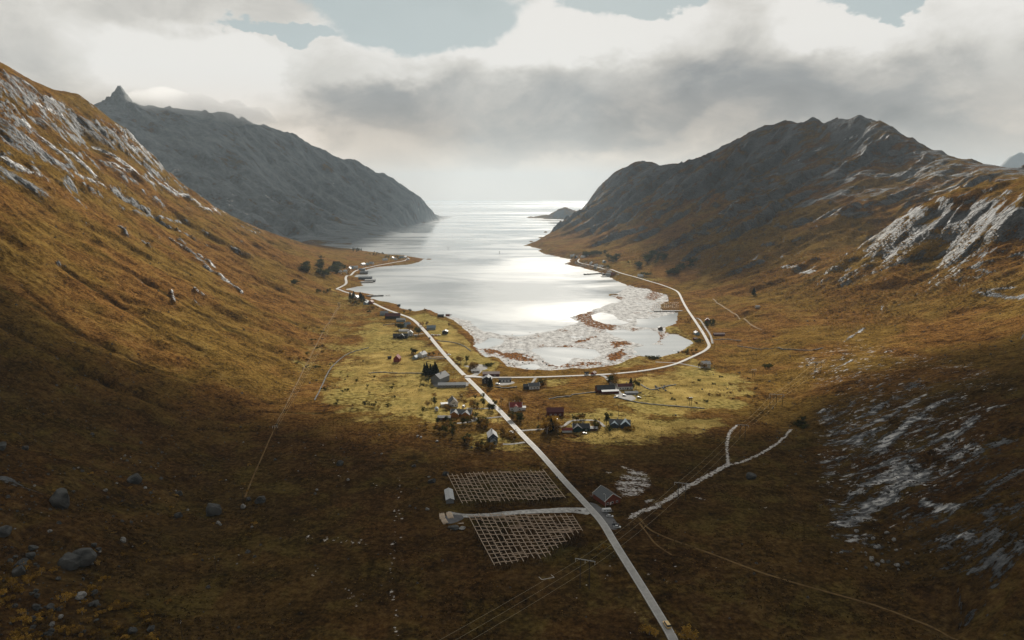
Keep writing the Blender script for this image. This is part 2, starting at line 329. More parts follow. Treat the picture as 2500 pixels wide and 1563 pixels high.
# coast: signed distance, negative in the water
sub = (slice(None, None, 5), slice(None, None, 5))
dcs = pdist(X[sub], Y[sub], sea_poly)
fi2, fj2 = np.meshgrid(np.arange(NR) / 5.0, np.arange(NC) / 5.0, indexing='ij')
D = bil(dcs, np.minimum(fi2, dcs.shape[0] - 1.001), np.minimum(fj2, dcs.shape[1] - 1.001)).astype(np.float32)
nearm = D < np.maximum(30, Y * 0.035)
D[nearm] = pdist(X[nearm], Y[nearm], sea_poly)
wob = fbm(X / 22, Y / 22, 4, 71) * np.clip(Y * 0.004, 3, 16)
S = np.where(inside(X, Y, sea_poly), -D, D) + wob
Lw = np.clip(Y * 0.02, 12, 90)
land = sstep(0, 1, S / Lw)
HL = np.maximum(H, 1.2) * land + np.minimum(np.maximum(S, 0) * 0.06 + 0.15, 1.3) * (1 - land)
HS = np.maximum(S * 0.06, -4.0) - 0.3
Hn = np.where(S > 0, HL, HS)
# tidal flats: ground that lies around water level
infl = inside(X, Y, flat_poly) & (Y < 2000)
fd = np.zeros_like(X); m = (Y < 2200) & (np.abs(X) < 700) & (Y > 700)
fd[m] = pdist(X[m], Y[m], flat_poly); fd = np.where(infl, fd, -fd) + wob * 0.5
flm = infl & (S < 6)
fl = sstep(0, 22, fd) * (S < 6)
fln = fbm(X / 30, Y / 30, 5, 81, .6)
poold = np.zeros_like(X)
for q in pools:
    x0, y0 = q.min(0) - 30; x1, y1 = q.max(0) + 30
    mm = (X > x0) & (X < x1) & (Y > y0) & (Y < y1)
    dd = pdist(X[mm], Y[mm], q); ins = inside(X[mm], Y[mm], q)
    poold[mm] = np.maximum(poold[mm], sstep(-5, 4, np.where(ins, dd, -dd) + fln[mm] * 9))
Hf = 0.14 + fln * 0.45 - poold * 1.2
Hn = np.where(fl > 0.02, np.where(S < 0, Hf * fl + (-0.3) * (1 - fl), np.minimum(Hn, Hn * (1 - 0.6 * fl) + Hf * 0.6 * fl)), Hn)
Hn = np.where((poold > 0.5) & (S < 12), np.minimum(Hn, -0.3), Hn)
H = Hn.astype(np.float32)
for q in mounds:
    m, h = mound(*q); H[m] = np.maximum(H[m], h)
def height(x, y):
    x = np.asarray(x, float); y = np.asarray(y, float)
    fi = (np.log(np.maximum(y, YMIN)) - V[0]) / (V[1] - V[0]); fj = (x / y + 1.2) / 2.4 * (NC - 1)
    return bil(H, fi, fj)
def hit(px, py):
    a, b, c_ = ray(px, py)
    ys = np.exp(np.linspace(math.log(160), math.log(11900), 1600)); t = ys / b
    xs = a * t; zs = CAMZ + c_ * t; g = height(xs, ys) - zs
    k = np.argmax(g > 0)
    if g[k] <= 0: return Vector((xs[-1], ys[-1], float(height(xs[-1], ys[-1]))))
    if k == 0: return Vector((xs[0], ys[0], zs[0]))
    f = -g[k - 1] / (g[k] - g[k - 1]); y = ys[k - 1] + (ys[k] - ys[k - 1]) * f; x = a * y / b
    return Vector((x, y, float(height(x, y))))
# ------------------------------------------------------------------ tagging
def tag(o, label=None, cat=None, group=None, kind=None):
    if label: o['label'] = label
    if cat: o['category'] = cat
    if group: o['group'] = group
    if kind: o['kind'] = kind
    return o
# ------------------------------------------------------------------ roads, traced and draped
main_px = [(1652,1590),(1643,1560),(1606,1500),(1571,1441),(1501,1330),(1472,1278),(1434.6,1237),(1380,1179),(1345,1139),(1309,1098),(1278,1067),(1240,1026),(1222,1006),(1208,994),(1178.7,962.5),(1142,926),(1112.6,896),(1089,871),(1064.5,842),(1045.5,818.6),(1031,802.6),(1013.5,785),(999,776),(983,770.5),(965,764),(948,758),(931.5,751),(911.7,741),(892,733),(865,720),(842,713),(830.6,709.6),(822,705.5),(823,703.5),(832,700.5),(844,695.6),(846,689),(843,679),(849,672.5),(862,666),(875,659.5),(890,654.5),(915,650),(940,645.5),(964.6,641),(989,637),(995,633)]
east_px = [(1136,921),(1146,921.5),(1159,921.5),(1177,923),(1218,923.5),(1250,923.5),(1316,922.5),(1382,920),(1455,917),(1498,914.6),(1564,908),(1614,899.7),(1650,890.6),(1681,877),(1705,866),(1719,859),(1729,851),(1732,845),(1727.6,835),(1715,811.7),(1698,786),(1679,759),(1666,735.5),(1658,716),(1647,708),(1617.5,697),(1590,689),(1554,678),(1511.7,667.7),(1480,657),(1435.5,646.6),(1408,642),(1415,632)]
def smooth_line(pts, step=3.0):
    P = np.array(pts, float)
    for _ in range(2):       # chaikin
        Q = [P[0]]
        for a, b in zip(P[:-1], P[1:]): Q += [a * .75 + b * .25, a * .25 + b * .75]
        Q.append(P[-1]); P = np.array(Q)
    L = np.concatenate([[0], np.cumsum(np.linalg.norm(np.diff(P, axis=0), axis=1))])
    n = max(2, int(L[-1] / step)); s = np.linspace(0, L[-1], n)
    return np.stack([np.interp(s, L, P[:, 0]), np.interp(s, L, P[:, 1])], 1)
def trace(px, step=3.0): return smooth_line([tuple(hit(*q))[:2] for q in px], step)
main_w = trace(main_px); east_w = trace(east_px)
light_px = [(1538,1264),(1556,1252),(1572,1246),(1597,1240),(1625,1222),(1651,1206),(1677.6,1187.6),(1710.7,1171),(1752,1148),(1777,1135)]
forkA_px = [(1777,1135),(1776,1110),(1774,1086),(1780,1055),(1799,1039)]
forkB_px = [(1777,1135),(1809,1130),(1861,1106),(1890,1088),(1913,1070),(1931,1049)]
rackt_px = [(1446,1252),(1420,1248),(1382,1246),(1340,1249),(1300,1251),(1255,1253),(1211,1257),(1165,1259),(1130,1260),(1092,1252)]
trail_px = [(1560,1264),(1580,1290),(1613,1308),(1680,1332),(1758,1360),(1835,1390),(1913,1416),(2000,1440),(2068,1458),(2150,1482),(2223,1510),(2326,1556),(2380,1585)]
trail2_px = [(1561,1277),(1580,1302),(1600,1330),(1640,1355)]
left_px = [(598,1215),(615,1170),(640,1115),(668,1050),(700,985),(735,915),(765,855),(790,805),(818,762),(832,745)]
drive_px = {'east': [(1262,1054),(1275,1053),(1300,1050),(1328,1048),(1350,1044),(1369,1043),(1382,1037),(1390,1029),(1404,1026),(1450,1026),(1462,1030),(1476,1042)],
 'west': [(1232,1018),(1200,1020),(1169,1025),(1140,1032),(1112,1034)], 'mid': [(1204,998),(1170,998),(1139,997)],
 'porch': [(1281,1081),(1250,1085),(1222,1085)], 'farm': [(1467,917),(1480,921),(1490,933),(1500,942),(1508,955),(1520,968)],
 'school': [(1148,936),(1135,937),(1124,940)], 'house': [(1308,923),(1302,931),(1297,938)], 'knoll': [(1600,884),(1640,886),(1690,893),(1715,899)],
 'shore': [(1052,817),(1062,818),(1075,818)], 'cottage': [(1082,872),(1060,872),(1040,872)], 'farmyard': [(1034,815),(1022,817),(1010,818)],
 'moor': [(1741,730),(1775,755),(1800,770),(1835,795),(1860,805)], 'yard': [(1150,920),(1160,916),(1166,910),(1175,900)], 'far': [(1700,777),(1710,780),(1722,800),(1735,818),(1740,840)]}
drives = {k: trace(q, 3.0) for k, q in drive_px.items()}
light_w, fA_w, fB_w = trace(light_px), trace(forkA_px), trace(forkB_px)
rackt_w, trail_w, trail2_w, left_w = trace(rackt_px), trace(trail_px), trace(trail2_px), trace(left_px)
def linedist(poly, rad, ylo=None):
    """distance field (only within rad) of grid vertices to an open polyline"""
    out = np.full(X.shape, 1e6, np.float32); P = poly
    for k in range(0, len(P) - 1, 12):
        q = P[k:k + 13]; x0, y0 = q.min(0) - rad; x1, y1 = q.max(0) + rad
        r0 = max(0, int((math.log(max(y0, YMIN)) - V[0]) / (V[1] - V[0]))); r1 = min(NR, int((math.log(max(y1, YMIN)) - V[0]) / (V[1] - V[0])) + 2)
        if r1 <= r0: continue
        ua = min(x0 / y0, x0 / y1, x1 / y0, x1 / y1); ub = max(x0 / y0, x0 / y1, x1 / y0, x1 / y1)
        c0 = max(0, int((ua + 1.2) / 2.4 * (NC - 1)) - 1); c1 = min(NC, int((ub + 1.2) / 2.4 * (NC - 1)) + 3)
        if c1 <= c0: continue
        sl_ = (slice(r0, r1), slice(c0, c1))
        out[sl_] = np.minimum(out[sl_], pdist(X[sl_], Y[sl_], q, False))
    return out
# level the ground under the roads
def smooth_h(poly, k=15):
    h = height(poly[:, 0], poly[:, 1]); h = np.maximum(h, 1.0)
    kk = np.ones(k) / k; return np.convolve(np.pad(h, k // 2, 'edge'), kk, 'valid')
def level(poly, w, rise=0.0, soft=10.0, k=15):
    global H
    hs = smooth_h(poly, k) + rise
    d = linedist(poly, w + soft + 12)
    m = d < w + soft
    xs, ys = X[m], Y[m]; tgt = np.zeros(xs.shape, np.float32)
    for i in range(0, len(xs), 20000):
        dx = xs[i:i + 20000, None] - poly[None, :, 0]; dy = ys[i:i + 20000, None] - poly[None, :, 1]
        tgt[i:i + 20000] = hs[np.argmin(dx * dx + dy * dy, 1)]
    f = 1 - sstep(w, w + soft, d[m]); H[m] = H[m] * (1 - f) + tgt * f
    return hs + 0.0
def hz(poly): return height(poly[:, 0], poly[:, 1])
main_h = level(main_w, 5.0, 0.5, 9.0, 21); east_h = level(east_w, 4.0, 0.6, 6.0, 15)
for q in drives.values(): level(q, 2.2, 0.0, 3.0, 5)
level(rackt_w, 4, 0.0, 4.0, 9)
# ------------------------------------------------------------------ flat sites for yards
def site(px, py, r): 
    global H
    q = hit(px, py); d = np.hypot(X - q.x, Y - q.y); f = 1 - sstep(r * 0.6, r * 1.3, d)
    H = (H * (1 - f) + q.z * f).astype(np.float32)
for q in [(1237,1190,36),(1300,1300,36),(1485,1240,14),(1480,1215,12)]: site(*q)
FUR = [([(-40,765),(0,787),(80,832),(160,880),(240,925),(330,965),(430,995)], 5, 4.5), ([(290,478),(360,520),(420,560),(520,602),(600,640)], 7, 6), ([(0,860),(120,930),(260,985),(420,1030),(560,1050),(640,1048)], 3.5, 2.2), ([(60,700),(160,790),(260,850),(380,900),(470,930)], 4, 2.2),
       ([(0,700),(90,745),(180,810)], 5, 2.5), ([(150,650),(260,720),(360,790),(480,850)], 4, 2.0), ([(250,620),(380,700),(500,770),(600,820)], 4, 1.6), ([(420,640),(520,700),(640,760),(720,790)], 4, 1.5), ([(900,1000),(780,1010),(700,1005),(560,985)], 3, 1.2), ([(2050,700),(2200,640),(2330,600)], 6, 4), ([(1700,720),(1850,690),(1960,700)], 5, 2)]
furrow = np.zeros_like(H)
for px_, w_, dp in FUR:
    P_ = trace(px_, 6.0); d_ = linedist(P_, w_ * 4 + 6) + 3 * fbm(X / 14, Y / 14, 3, 401); k_ = np.exp(-(np.maximum(d_, 0) / w_) ** 2).astype(np.float32); H = (H - dp * k_).astype(np.float32); furrow = np.maximum(furrow, k_)
# ------------------------------------------------------------------ surface masks (they stay with the ground)
rock = np.zeros_like(H); green = np.zeros_like(H); dark = np.zeros_like(H); wet = np.zeros_like(H); weed = np.zeros_like(H); pale = np.zeros_like(H); bush = np.zeros_like(H)
def capsule(arr, a, b, r, val=1.0, soft=1.0):
    """paint a soft world-space capsule between two traced ground points; r in metres"""
    A_ = hit(*a); B_ = hit(*b) if b else A_
    x0, x1 = min(A_.x, B_.x) - r * 2, max(A_.x, B_.x) + r * 2; y0, y1 = min(A_.y, B_.y) - r * 2, max(A_.y, B_.y) + r * 2
    i0 = int(max(0, (math.log(max(y0, YMIN)) - V[0]) / (V[1] - V[0]))); i1 = int(min(NR, (math.log(max(y1, YMIN)) - V[0]) / (V[1] - V[0]) + 2))
    xs, ys, zs = X[i0:i1], Y[i0:i1], H[i0:i1]
    e = B_ - A_; L = e.length_squared + 1e-6
    t = np.clip(((xs - A_.x) * e.x + (ys - A_.y) * e.y + (zs - A_.z) * e.z) / L, 0, 1)
    d2 = (xs - A_.x - t * e.x) ** 2 + (ys - A_.y - t * e.y) ** 2 + (zs - A_.z - t * e.z) ** 2
    arr[i0:i1] = np.maximum(arr[i0:i1], val * np.exp(-d2 / (r * r)))
cellx = (X[:, 1] - X[:, 0])[:, None]
gx = np.gradient(H, axis=1) / cellx; gv = np.gradient(H, axis=0) / (Yr[:, None] * (V[1] - V[0])); gy = gv - gx * U[None]
sl2 = np.sqrt(gx ** 2 + gy ** 2)
rn = fbm((X + wx) / 190, (Y + wy + lean * .55) / 70, 4, 91)
rock = sstep(np.where((X < 0) | (Y < 1000), 0.85, 0.5), np.where((X < 0) | (Y < 1000), 1.5, 0.95), sl2 + rn * 0.35) * 0.66
# high ground and the far mountain are mostly bare
rock = np.maximum(rock, sstep(220, 560, H + rn * 150) * np.where((X < 0) & (Y < 2900), .30, .54))
rock = np.maximum(rock, sstep(2900, 3300, Y) * (X < 0) * (0.74 + rn * 0.4))
mr_ = (X > 250) & (Y > 1500); rock = np.where(mr_, np.maximum(rock, sstep(60, 330, H + rn * 110) * (0.50 + rn * 0.35)), rock)
bright = np.zeros_like(H)
# bright slabs, sun glint on wet rock put into the colour: left slope
for a, b, r in [((235,365),(330,420),13),((270,400),(375,450),11),((365,425),(400,455),11),((410,455),(510,515),13),((425,475),(490,500),9),
                ((0,385),(60,415),10),((20,400),(110,440),7),((90,255),(150,285),9),((60,205),(130,250),8),((60,300),(130,360),9),((110,345),(165,395),9),((165,370),(230,430),9),((190,425),(250,455),8),
                ((290,555),(310,575),4),((350,590),(365,602),3),((485,625),(520,650),6),((500,645),(545,680),6),((545,680),(590,715),4),((415,585),(455,610),4),((590,555),(630,572),5),((475,710),(505,725),3),((420,715),(425,740),3)]:
    capsule(bright, a, b, r * .85, .9); capsule(rock, a, b, r * 1.3, 0.6)
# dark crags on the left
for a, b, r in [((0,300),(60,340),48),((0,200),(80,240),46),((60,210),(290,340),42),((180,300),(260,350),24),((0,420),(90,470),26),((250,400),(320,440),20),((90,300),(200,350),22),((100,390),(180,410),10),((440,590),(560,690),10),((330,520),(440,545),7),((20,340),(140,400),36)]:
    capsule(rock, a, b, r, 0.6)
capsule(rock, (0, 1170), (150, 1250), 12, .42)
# right knoll and slabs
for a, b, r in [((2115,610),(2135,620),6),((2120,585),(2150,570),6),((2195,625),(2240,600),4),((2250,575),(2290,545),5),((2270,560),(2330,530),6),((2300,500),(2370,470),5),((2320,530),(2345,500),6),((2460,560),(2500,530),5),((2290,590),(2320,570),5),((2110,768),(2180,755),3),((2060,835),(2110,800),3)]:
    capsule(bright, a, b, r * .7, .42); capsule(rock, a, b, r * 1.3, 0.5)
for a, b, r in [((2130,600),(2260,560),16),((2260,560),(2420,500),24),((2380,560),(2500,520),24),((1920,650),(1980,665),12),((1960,500),(2050,470),40),((2380,712),(2500,725),8),((2100,520),(1960,540),26)]:
    capsule(rock, a, b, r, 0.8)
for a, b, r in [((2390,706),(2480,702),2.2),((2005,360),(2100,330),7),((1930,400),(2010,360),9),((1880,430),(1960,400),8),((1760,520),(1800,490),7),((1860,480),(1900,455),7)]:
    capsule(bright, a, b, r, 0.7); capsule(rock, a, b, r * 1.8, 0.8)
# pale outcrops of the near right hill
for a, b, r in [((2130,1010),(2160,985),3),((2095,1065),(2150,1045),4),((2150,1105),(2170,1070),4.5),((2190,1060),(2230,1020),3.5),((2250,1010),(2280,990),3.5),((2290,1110),(2340,1060),4),((2320,1120),(2370,1090),4.5),((2170,1170),(2215,1140),7),((2190,1190),(2240,1160),6.5),((2080,1205),(2110,1190),4.5),((2065,1280),(2130,1235),5),((2140,1240),(2180,1200),4),((2120,1040),(2200,1000),2.5),((2360,1040),(2380,1020),3),((2130,950),(2150,940),2),((2200,1000),(2260,965),2),((2010,1000),(2000,1010),1.2),((2420,1000),(2460,990),2.5),((2040,900),(2080,880),1.2),((2260,1230),(2330,1240),3),((2300,1320),(2360,1310),2.5)]:
    capsule(bright, a, b, r * 1.75, .95); capsule(rock, a, b, r * 2.4, 0.6)
for a, b, r in [((2080,1270),(2200,1250),10),((2130,1330),(2250,1300),9),((2300,1300),(2480,1200),22),((2300,1400),(2400,1350),10),((2050,1340),(2120,1360),5),((2400,1100),(2500,1150),16)]:
    capsule(rock, a, b, r, 0.42)
# far mountain pale scars
for a, b, r in [((560,480),(620,560),40),((640,470),(700,520),22),((690,460),(740,500),18),((800,430),(870,520),14),((880,480),(930,530),10),((320,350),(420,420),50),((500,510),(600,520),20),((1010,505),(1035,520),10)]:
    capsule(bright, a, b, r, 0.5)
# pale sand patch, tracks, scree
for a, b, r in [((1520,1140),(1545,1148),1.8),((1540,1153),(1572,1158),4.0),((1528,1165),(1570,1170),5.5),((1522,1180),(1572,1183),5.5),((1518,1194),(1560,1196),5.0),((1530,1207),(1550,1205),4.0),((1578,1225),(1592,1220),1.8),((1480,1152),(1490,1155),.9),((1700,1215),(1720,1220),1.0)]:
    capsule(pale, a, b, r, 0.95)
left_o = (rock > .3) & (X < -350) & (Y < 2700) & (Y > 500)
H[left_o] += (np.clip(rock[left_o] - .25, 0, .5) * (ridged((X[left_o] + wx[left_o]) / 70, Y[left_o] / 38, 4, 231) - .1) * 24).astype(np.float32)
near_o = (rock > .25) & (Y < 1100)
H[near_o] += (np.clip(rock[near_o], 0, 1) * (ridged(X[near_o] / 16, Y[near_o] / 10, 4, 221) - .1) * 2.4).astype(np.float32)
def paint_line(arr, line, w, val=1.0, rough=0.0, seed=0):
    d = linedist(line, w * 3 + 6); d = d + fbm(X / 3, Y / 3, 3, seed) * rough
    np.maximum(arr, val * (1 - sstep(w * 0.5, w * 1.4, d)), out=arr)
paint_line(pale, light_w, 2.4, 1.0, 2.0, 5); paint_line(pale, fA_w, 1.5, 1.0, 1.4, 6); paint_line(pale, fB_w, 1.5, 1.0, 1.4, 7)
for (a, b, n_) in [((978,1165),(965,1290),22),((965,1290),(950,1420),16),((955,1430),(970,1560),14),((740,1310),(930,1330),22),((780,1080),(840,1180),10),((850,1430),(870,1480),8),((740,1395),(780,1400),6),((905,1175),(918,1182),3)]:
    for i in range(n_):
        t = random.random(); x_ = a[0] + (b[0] - a[0]) * t + random.gauss(0, 3.0); y_ = a[1] + (b[1] - a[1]) * t + random.gauss(0, 5)
        capsule(pale, (x_, y_), (x_ + random.uniform(-5, 5), y_ + random.uniform(-1, 5)), random.uniform(.25, .7), .9)
def speck(n_, x0, x1, y0, y1, r0, r1, arr, val=.9, asp=4):
    for i in range(n_):
        x_ = random.uniform(x0, x1); y_ = random.uniform(y0, y1)
        capsule(arr, (x_, y_), (x_ + random.uniform(-asp, asp), y_ + random.uniform(-1, 1)), random.uniform(r0, r1), val)
speck(22, 1400, 1760, 1360, 1560, .2, .6, pale); speck(14, 1700, 2300, 1100, 1500, .3, .8, pale); speck(10, 700, 1000, 1260, 1540, .3, .8, pale)
# grass fields
dark = np.maximum(dark, furrow * .8)
dark = np.maximum(dark, .75 * (1 - sstep(540, 700, Y + 60 * fbm(X / 70, Y / 70, 3, 300))))  # near ground darkened as heath, with cloud shade put into the colour
def fieldpoly(pts, val, soft=8, arr=None, seed=1):
    arr = green if arr is None else arr
    q = np.array([tuple(hit(*a))[:2] for a in pts]); x0, y0 = q.min(0) - 40; x1, y1 = q.max(0) + 40
    mm = (X > x0) & (X < x1) & (Y > y0) & (Y < y1)
    if not mm.any(): return
    dd = pdist(X[mm], Y[mm], q); dd = np.where(inside(X[mm], Y[mm], q), dd, -dd) + fbm(X[mm] / 25, Y[mm] / 25, 3, seed) * soft
    arr[mm] = np.maximum(arr[mm], val * sstep(-soft, soft, dd))
fieldpoly([(790,985),(800,905),(850,850),(870,800),(900,775),(960,790),(1000,800),(1040,830),(1085,880),(1120,915),(1160,960),(1200,1005),(1225,1030),(1120,1035),(1000,1030),(880,1020)], .74, 34)
fieldpoly([(1000,772),(1040,764),(1100,790),(1140,830),(1165,860),(1215,885),(1210,910),(1130,900),(1095,865),(1060,825),(1035,795)], .95, 7)
fieldpoly([(1500,940),(1600,905),(1700,880),(1760,905),(1830,930),(1850,960),(1800,1000),(1640,1020),(1560,1010),(1500,985)], .8, 26)
fieldpoly([(1380,1005),(1490,1000),(1620,1020),(1760,1020),(1780,1040),(1600,1080),(1420,1090),(1380,1060)], .8, 22)
fieldpoly([(1130,1060),(1200,1050),(1290,1085),(1300,1100),(1200,1110),(1130,1095)], .55, 10)
fieldpoly([(1000,1000),(1240,1040),(1420,1090),(1700,1080),(1760,1040),(1500,1010),(1240,1000)], .38, 25)
fieldpoly([(1060,975),(1200,965),(1230,1010),(1160,1030),(1050,1010)], .7, 6)
fieldpoly([(1560,830),(1600,780),(1660,800),(1700,830),(1690,870),(1600,890),(1480,905)], .55, 8)
fieldpoly([(1330,925),(1400,925),(1400,940),(1335,945)], .55, 4)
fieldpoly([(700,880),(780,800),(860,750),(900,760),(850,850),(790,900),(780,980),(700,960)], .42, 30)
fieldpoly([(800,700),(870,720),(930,760),(890,775),(830,760)], .45, 10)
fieldpoly([(1420,640),(1560,680),(1650,712),(1600,650),(1480,620)], .35, 12)
fieldpoly([(1350,1120),(1440,1230),(1530,1370),(1680,1590),(1590,1590),(1480,1370),(1390,1240),(1300,1130)], .34, 7)
fieldpoly([(1240,1280),(1440,1290),(1520,1400),(1440,1520),(1280,1420)], .22, 12)
fieldpoly([(1990,1000),(2110,960),(2250,930),(2400,980),(2420,1080),(2330,1180),(2240,1240),(2150,1330),(2020,1330),(2000,1200)], .41, 8, bright, 5)
fieldpoly([(1990,1000),(2110,960),(2250,930),(2400,980),(2420,1080),(2330,1180),(2240,1240),(2150,1330),(2020,1330),(2000,1200)], .34, 8, rock, 6)
fieldpoly([(2240,1180),(2350,1080),(2520,1050),(2560,1420),(2350,1420),(2180,1330)], .37, 10, rock, 8)
fieldpoly([(1940,880),(2100,830),(2400,880),(2480,960),(2100,960),(1990,960)], .30, 10, bright, 9)
# darker heath; the near part has cloud shade put into its tone
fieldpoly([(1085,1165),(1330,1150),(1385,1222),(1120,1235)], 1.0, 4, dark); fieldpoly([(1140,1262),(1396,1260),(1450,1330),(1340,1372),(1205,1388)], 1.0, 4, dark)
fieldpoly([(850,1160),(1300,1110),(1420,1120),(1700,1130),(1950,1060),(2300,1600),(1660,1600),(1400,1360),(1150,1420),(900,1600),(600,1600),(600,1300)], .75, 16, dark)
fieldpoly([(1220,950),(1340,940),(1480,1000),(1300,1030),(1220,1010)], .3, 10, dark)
# tidal flats
wet = np.where(H < 6, fl * (1 - sstep(1.0, 2.2, H)), 0).astype(np.float32)
shore = (1 - sstep(2, 14, np.abs(S))) * (Y < 2600) * (S > -5) * (H > -0.4)
def wpoly(pts, val): fieldpoly(pts, val, 7, weed, 3)
weedn = sstep(0.12, 0.5, fbm(X / 26, Y / 60, 4, 101))
weed = (wet * weedn * 0.42).astype(np.float32); weed = np.maximum(weed, shore * (0.28 + 0.3 * fbm(X / 14, Y / 14, 3, 108)))
wpoly([(1405,768),(1425,760),(1450,762),(1448,772),(1480,790),(1510,795),(1500,808),(1470,806),(1430,796),(1408,780)], .72)
wpoly([(1490,834),(1530,832),(1540,840),(1500,850)], .95); wpoly([(1478,874),(1500,860),(1520,852),(1530,862),(1515,878),(1490,880)], .95)
wpoly([(1215,862),(1262,860),(1300,872),(1308,882),(1270,882),(1235,876)], .9); wpoly([(1172,852),(1210,853),(1222,860),(1195,866)], .9)
wpoly([(1355,850),(1385,842),(1400,845),(1362,853)], .85); wpoly([(1400,835),(1450,820),(1455,824),(1410,840)], .85); wpoly([(1030,756),(1050,755),(1060,762),(1075,770),(1055,766)], .9)
wpoly([(1536,802),(1560,803),(1545,812)], .8); wpoly([(1605,810),(1625,815),(1615,835),(1600,838)], .7); wpoly([(1595,705),(1620,722),(1600,735),(1570,730)], .6); wpoly([(1495,722),(1525,727),(1510,732)], .8)
wpoly([(1330,885),(1400,888),(1460,880),(1480,890),(1400,897),(1340,895)], .62)
weed = np.maximum(weed, ((np.abs(S) < 18) & (Y > 2600)) * 0.12)
# scrubby birch on the lower right slopes
bush = sstep(.0, .3, fbm(X / 60, Y / 60, 3, 111) + .12) * (X > 330) * (Y > 950) * (Y < 2200) * sstep(30, 60, H) * (1 - sstep(120, 190, H)) * .8
# ------------------------------------------------------------------ build the sheets
def mesh_grid(name, Xa, Ya, Za, mats, attrs):
    r_, c_ = Xa.shape; nv = r_ * c_
    me = bpy.data.meshes.new(name); me.vertices.add(nv)
    co = np.stack([Xa, Ya, Za], -1).astype(np.float32).reshape(-1); me.vertices.foreach_set('co', co)
    idx = np.arange(nv).reshape(r_, c_); q = np.stack([idx[:-1, :-1], idx[:-1, 1:], idx[1:, 1:], idx[1:, :-1]], -1).reshape(-1)
    nf = len(q) // 4; me.loops.add(nf * 4); me.loops.foreach_set('vertex_index', q.astype(np.int32))
    me.polygons.add(nf); me.polygons.foreach_set('loop_start', np.arange(0, nf * 4, 4, dtype=np.int32)); me.polygons.foreach_set('use_smooth', np.ones(nf, bool))
    me.update(calc_edges=True)
    for nm, chans in attrs.items():
        at_ = me.color_attributes.new(nm, 'FLOAT_COLOR', 'POINT')
        a4 = np.ones((nv, 4), np.float32)
        for k, ch in enumerate(chans): a4[:, k] = np.clip(ch, 0, 1).reshape(-1)
        at_.data.foreach_set('color', a4.reshape(-1))
    o = bpy.data.objects.new(name, me); C.objects.link(o); me.materials.append(mats); return o
def new_mat(name):
    m = bpy.data.materials.new(name); m.use_nodes = True; return m, NT(m.node_tree)
# ground material
gm, g = new_mat('moor ground')
pos = g.add('ShaderNodeTexCoord').outputs['Object']
def attr(nm):
    a_ = g.add('ShaderNodeAttribute', attribute_name=nm); s_ = g.add('ShaderNodeSeparateColor', {0: a_.outputs['Color']}); return s_.outputs
m1 = attr('cover'); m2 = attr('shore'); m3 = attr('stone')
flat2 = g.vec('MULTIPLY', pos, (1, 1, 0.6))
nbig = g.noise(flat2, 0.008, 4, .6); nmid = g.noise(flat2, 0.045, 5, .62); nfin = g.noise(flat2, 0.22, 5, .62); ntuf = g.noise(flat2, 0.9, 3, .6)
strk = g.vec('MULTIPLY', pos, (0.5, 1.0, 0.5)); fy = g.mr(g.add('ShaderNodeSeparateXYZ', {0: pos}).outputs[1], 1800, 3200)
nst = g.fmix(fy, g.noise(strk, 0.06, 5, .6, .5), g.noise(strk, 0.017, 6, .65, .5)); nst2 = g.fmix(fy, g.noise(strk, 0.35, 4, .6), g.noise(strk, 0.06, 6, .7))
nspk = g.noise(flat2, 0.45, 8, .78)
f1 = g.math('ADD', g.math('MULTIPLY', nmid, 0.32), g.math('ADD', g.math('MULTIPLY', nfin, 0.34), g.math('ADD', g.math('MULTIPLY', nst, 0.16), g.math('MULTIPLY', nspk, 0.62))))
f1 = g.math('SUBTRACT', f1, 0.215)
moor = g.ramp(f1, [(0.37, (0.022, 0.013, 0.005)), (0.44, (0.085, 0.038, 0.009)), (0.51, (0.20, 0.090, 0.016)), (0.58, (0.30, 0.150, 0.028)), (0.67, (0.42, 0.25, 0.075))])
moor2 = g.ramp(f1, [(0.37, (0.028, 0.017, 0.005)), (0.45, (0.11, 0.060, 0.009)), (0.53, (0.23, 0.130, 0.020)), (0.66, (0.36, 0.23, 0.05))])
veg = g.mix(g.mr(nbig, .42, .58), moor, moor2)
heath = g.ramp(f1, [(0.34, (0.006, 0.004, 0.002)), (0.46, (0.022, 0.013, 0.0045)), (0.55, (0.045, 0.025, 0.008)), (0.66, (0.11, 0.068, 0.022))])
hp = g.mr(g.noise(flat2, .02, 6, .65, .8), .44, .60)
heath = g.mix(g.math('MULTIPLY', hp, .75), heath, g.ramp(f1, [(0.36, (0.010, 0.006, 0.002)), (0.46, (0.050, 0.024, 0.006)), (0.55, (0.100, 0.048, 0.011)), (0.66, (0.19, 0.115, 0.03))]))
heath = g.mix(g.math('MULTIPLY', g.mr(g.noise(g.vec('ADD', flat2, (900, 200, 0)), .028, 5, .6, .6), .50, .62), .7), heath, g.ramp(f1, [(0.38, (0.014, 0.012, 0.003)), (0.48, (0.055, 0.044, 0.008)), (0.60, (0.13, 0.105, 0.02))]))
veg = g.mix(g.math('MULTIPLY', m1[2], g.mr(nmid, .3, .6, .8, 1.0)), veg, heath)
fld = g.ramp(g.math('ADD', g.math('MULTIPLY', nmid, .5), g.math('MULTIPLY', ntuf, .5)), [(0.34, (0.06, 0.042, 0.006)), (0.46, (0.23, 0.150, 0.016)), (0.55, (0.41, 0.272, 0.032)), (0.68, (0.55, 0.39, 0.09))])
fld2 = g.ramp(nfin, [(0.35, (0.10, 0.078, 0.010)), (0.5, (0.27, 0.195, 0.022)), (0.7, (0.45, 0.33, 0.07))])
fld = g.mix(g.mr(nbig, .45, .55), fld, fld2)
gmask = g.mr(g.math('ADD', g.math('ADD', m1[1], g.math('MULTIPLY', g.math('SUBTRACT', g.noise(flat2, .018, 5, .6), .5), 1.3)), g.math('MULTIPLY', g.math('SUBTRACT', nfin, .5), .9)), .34, .70)
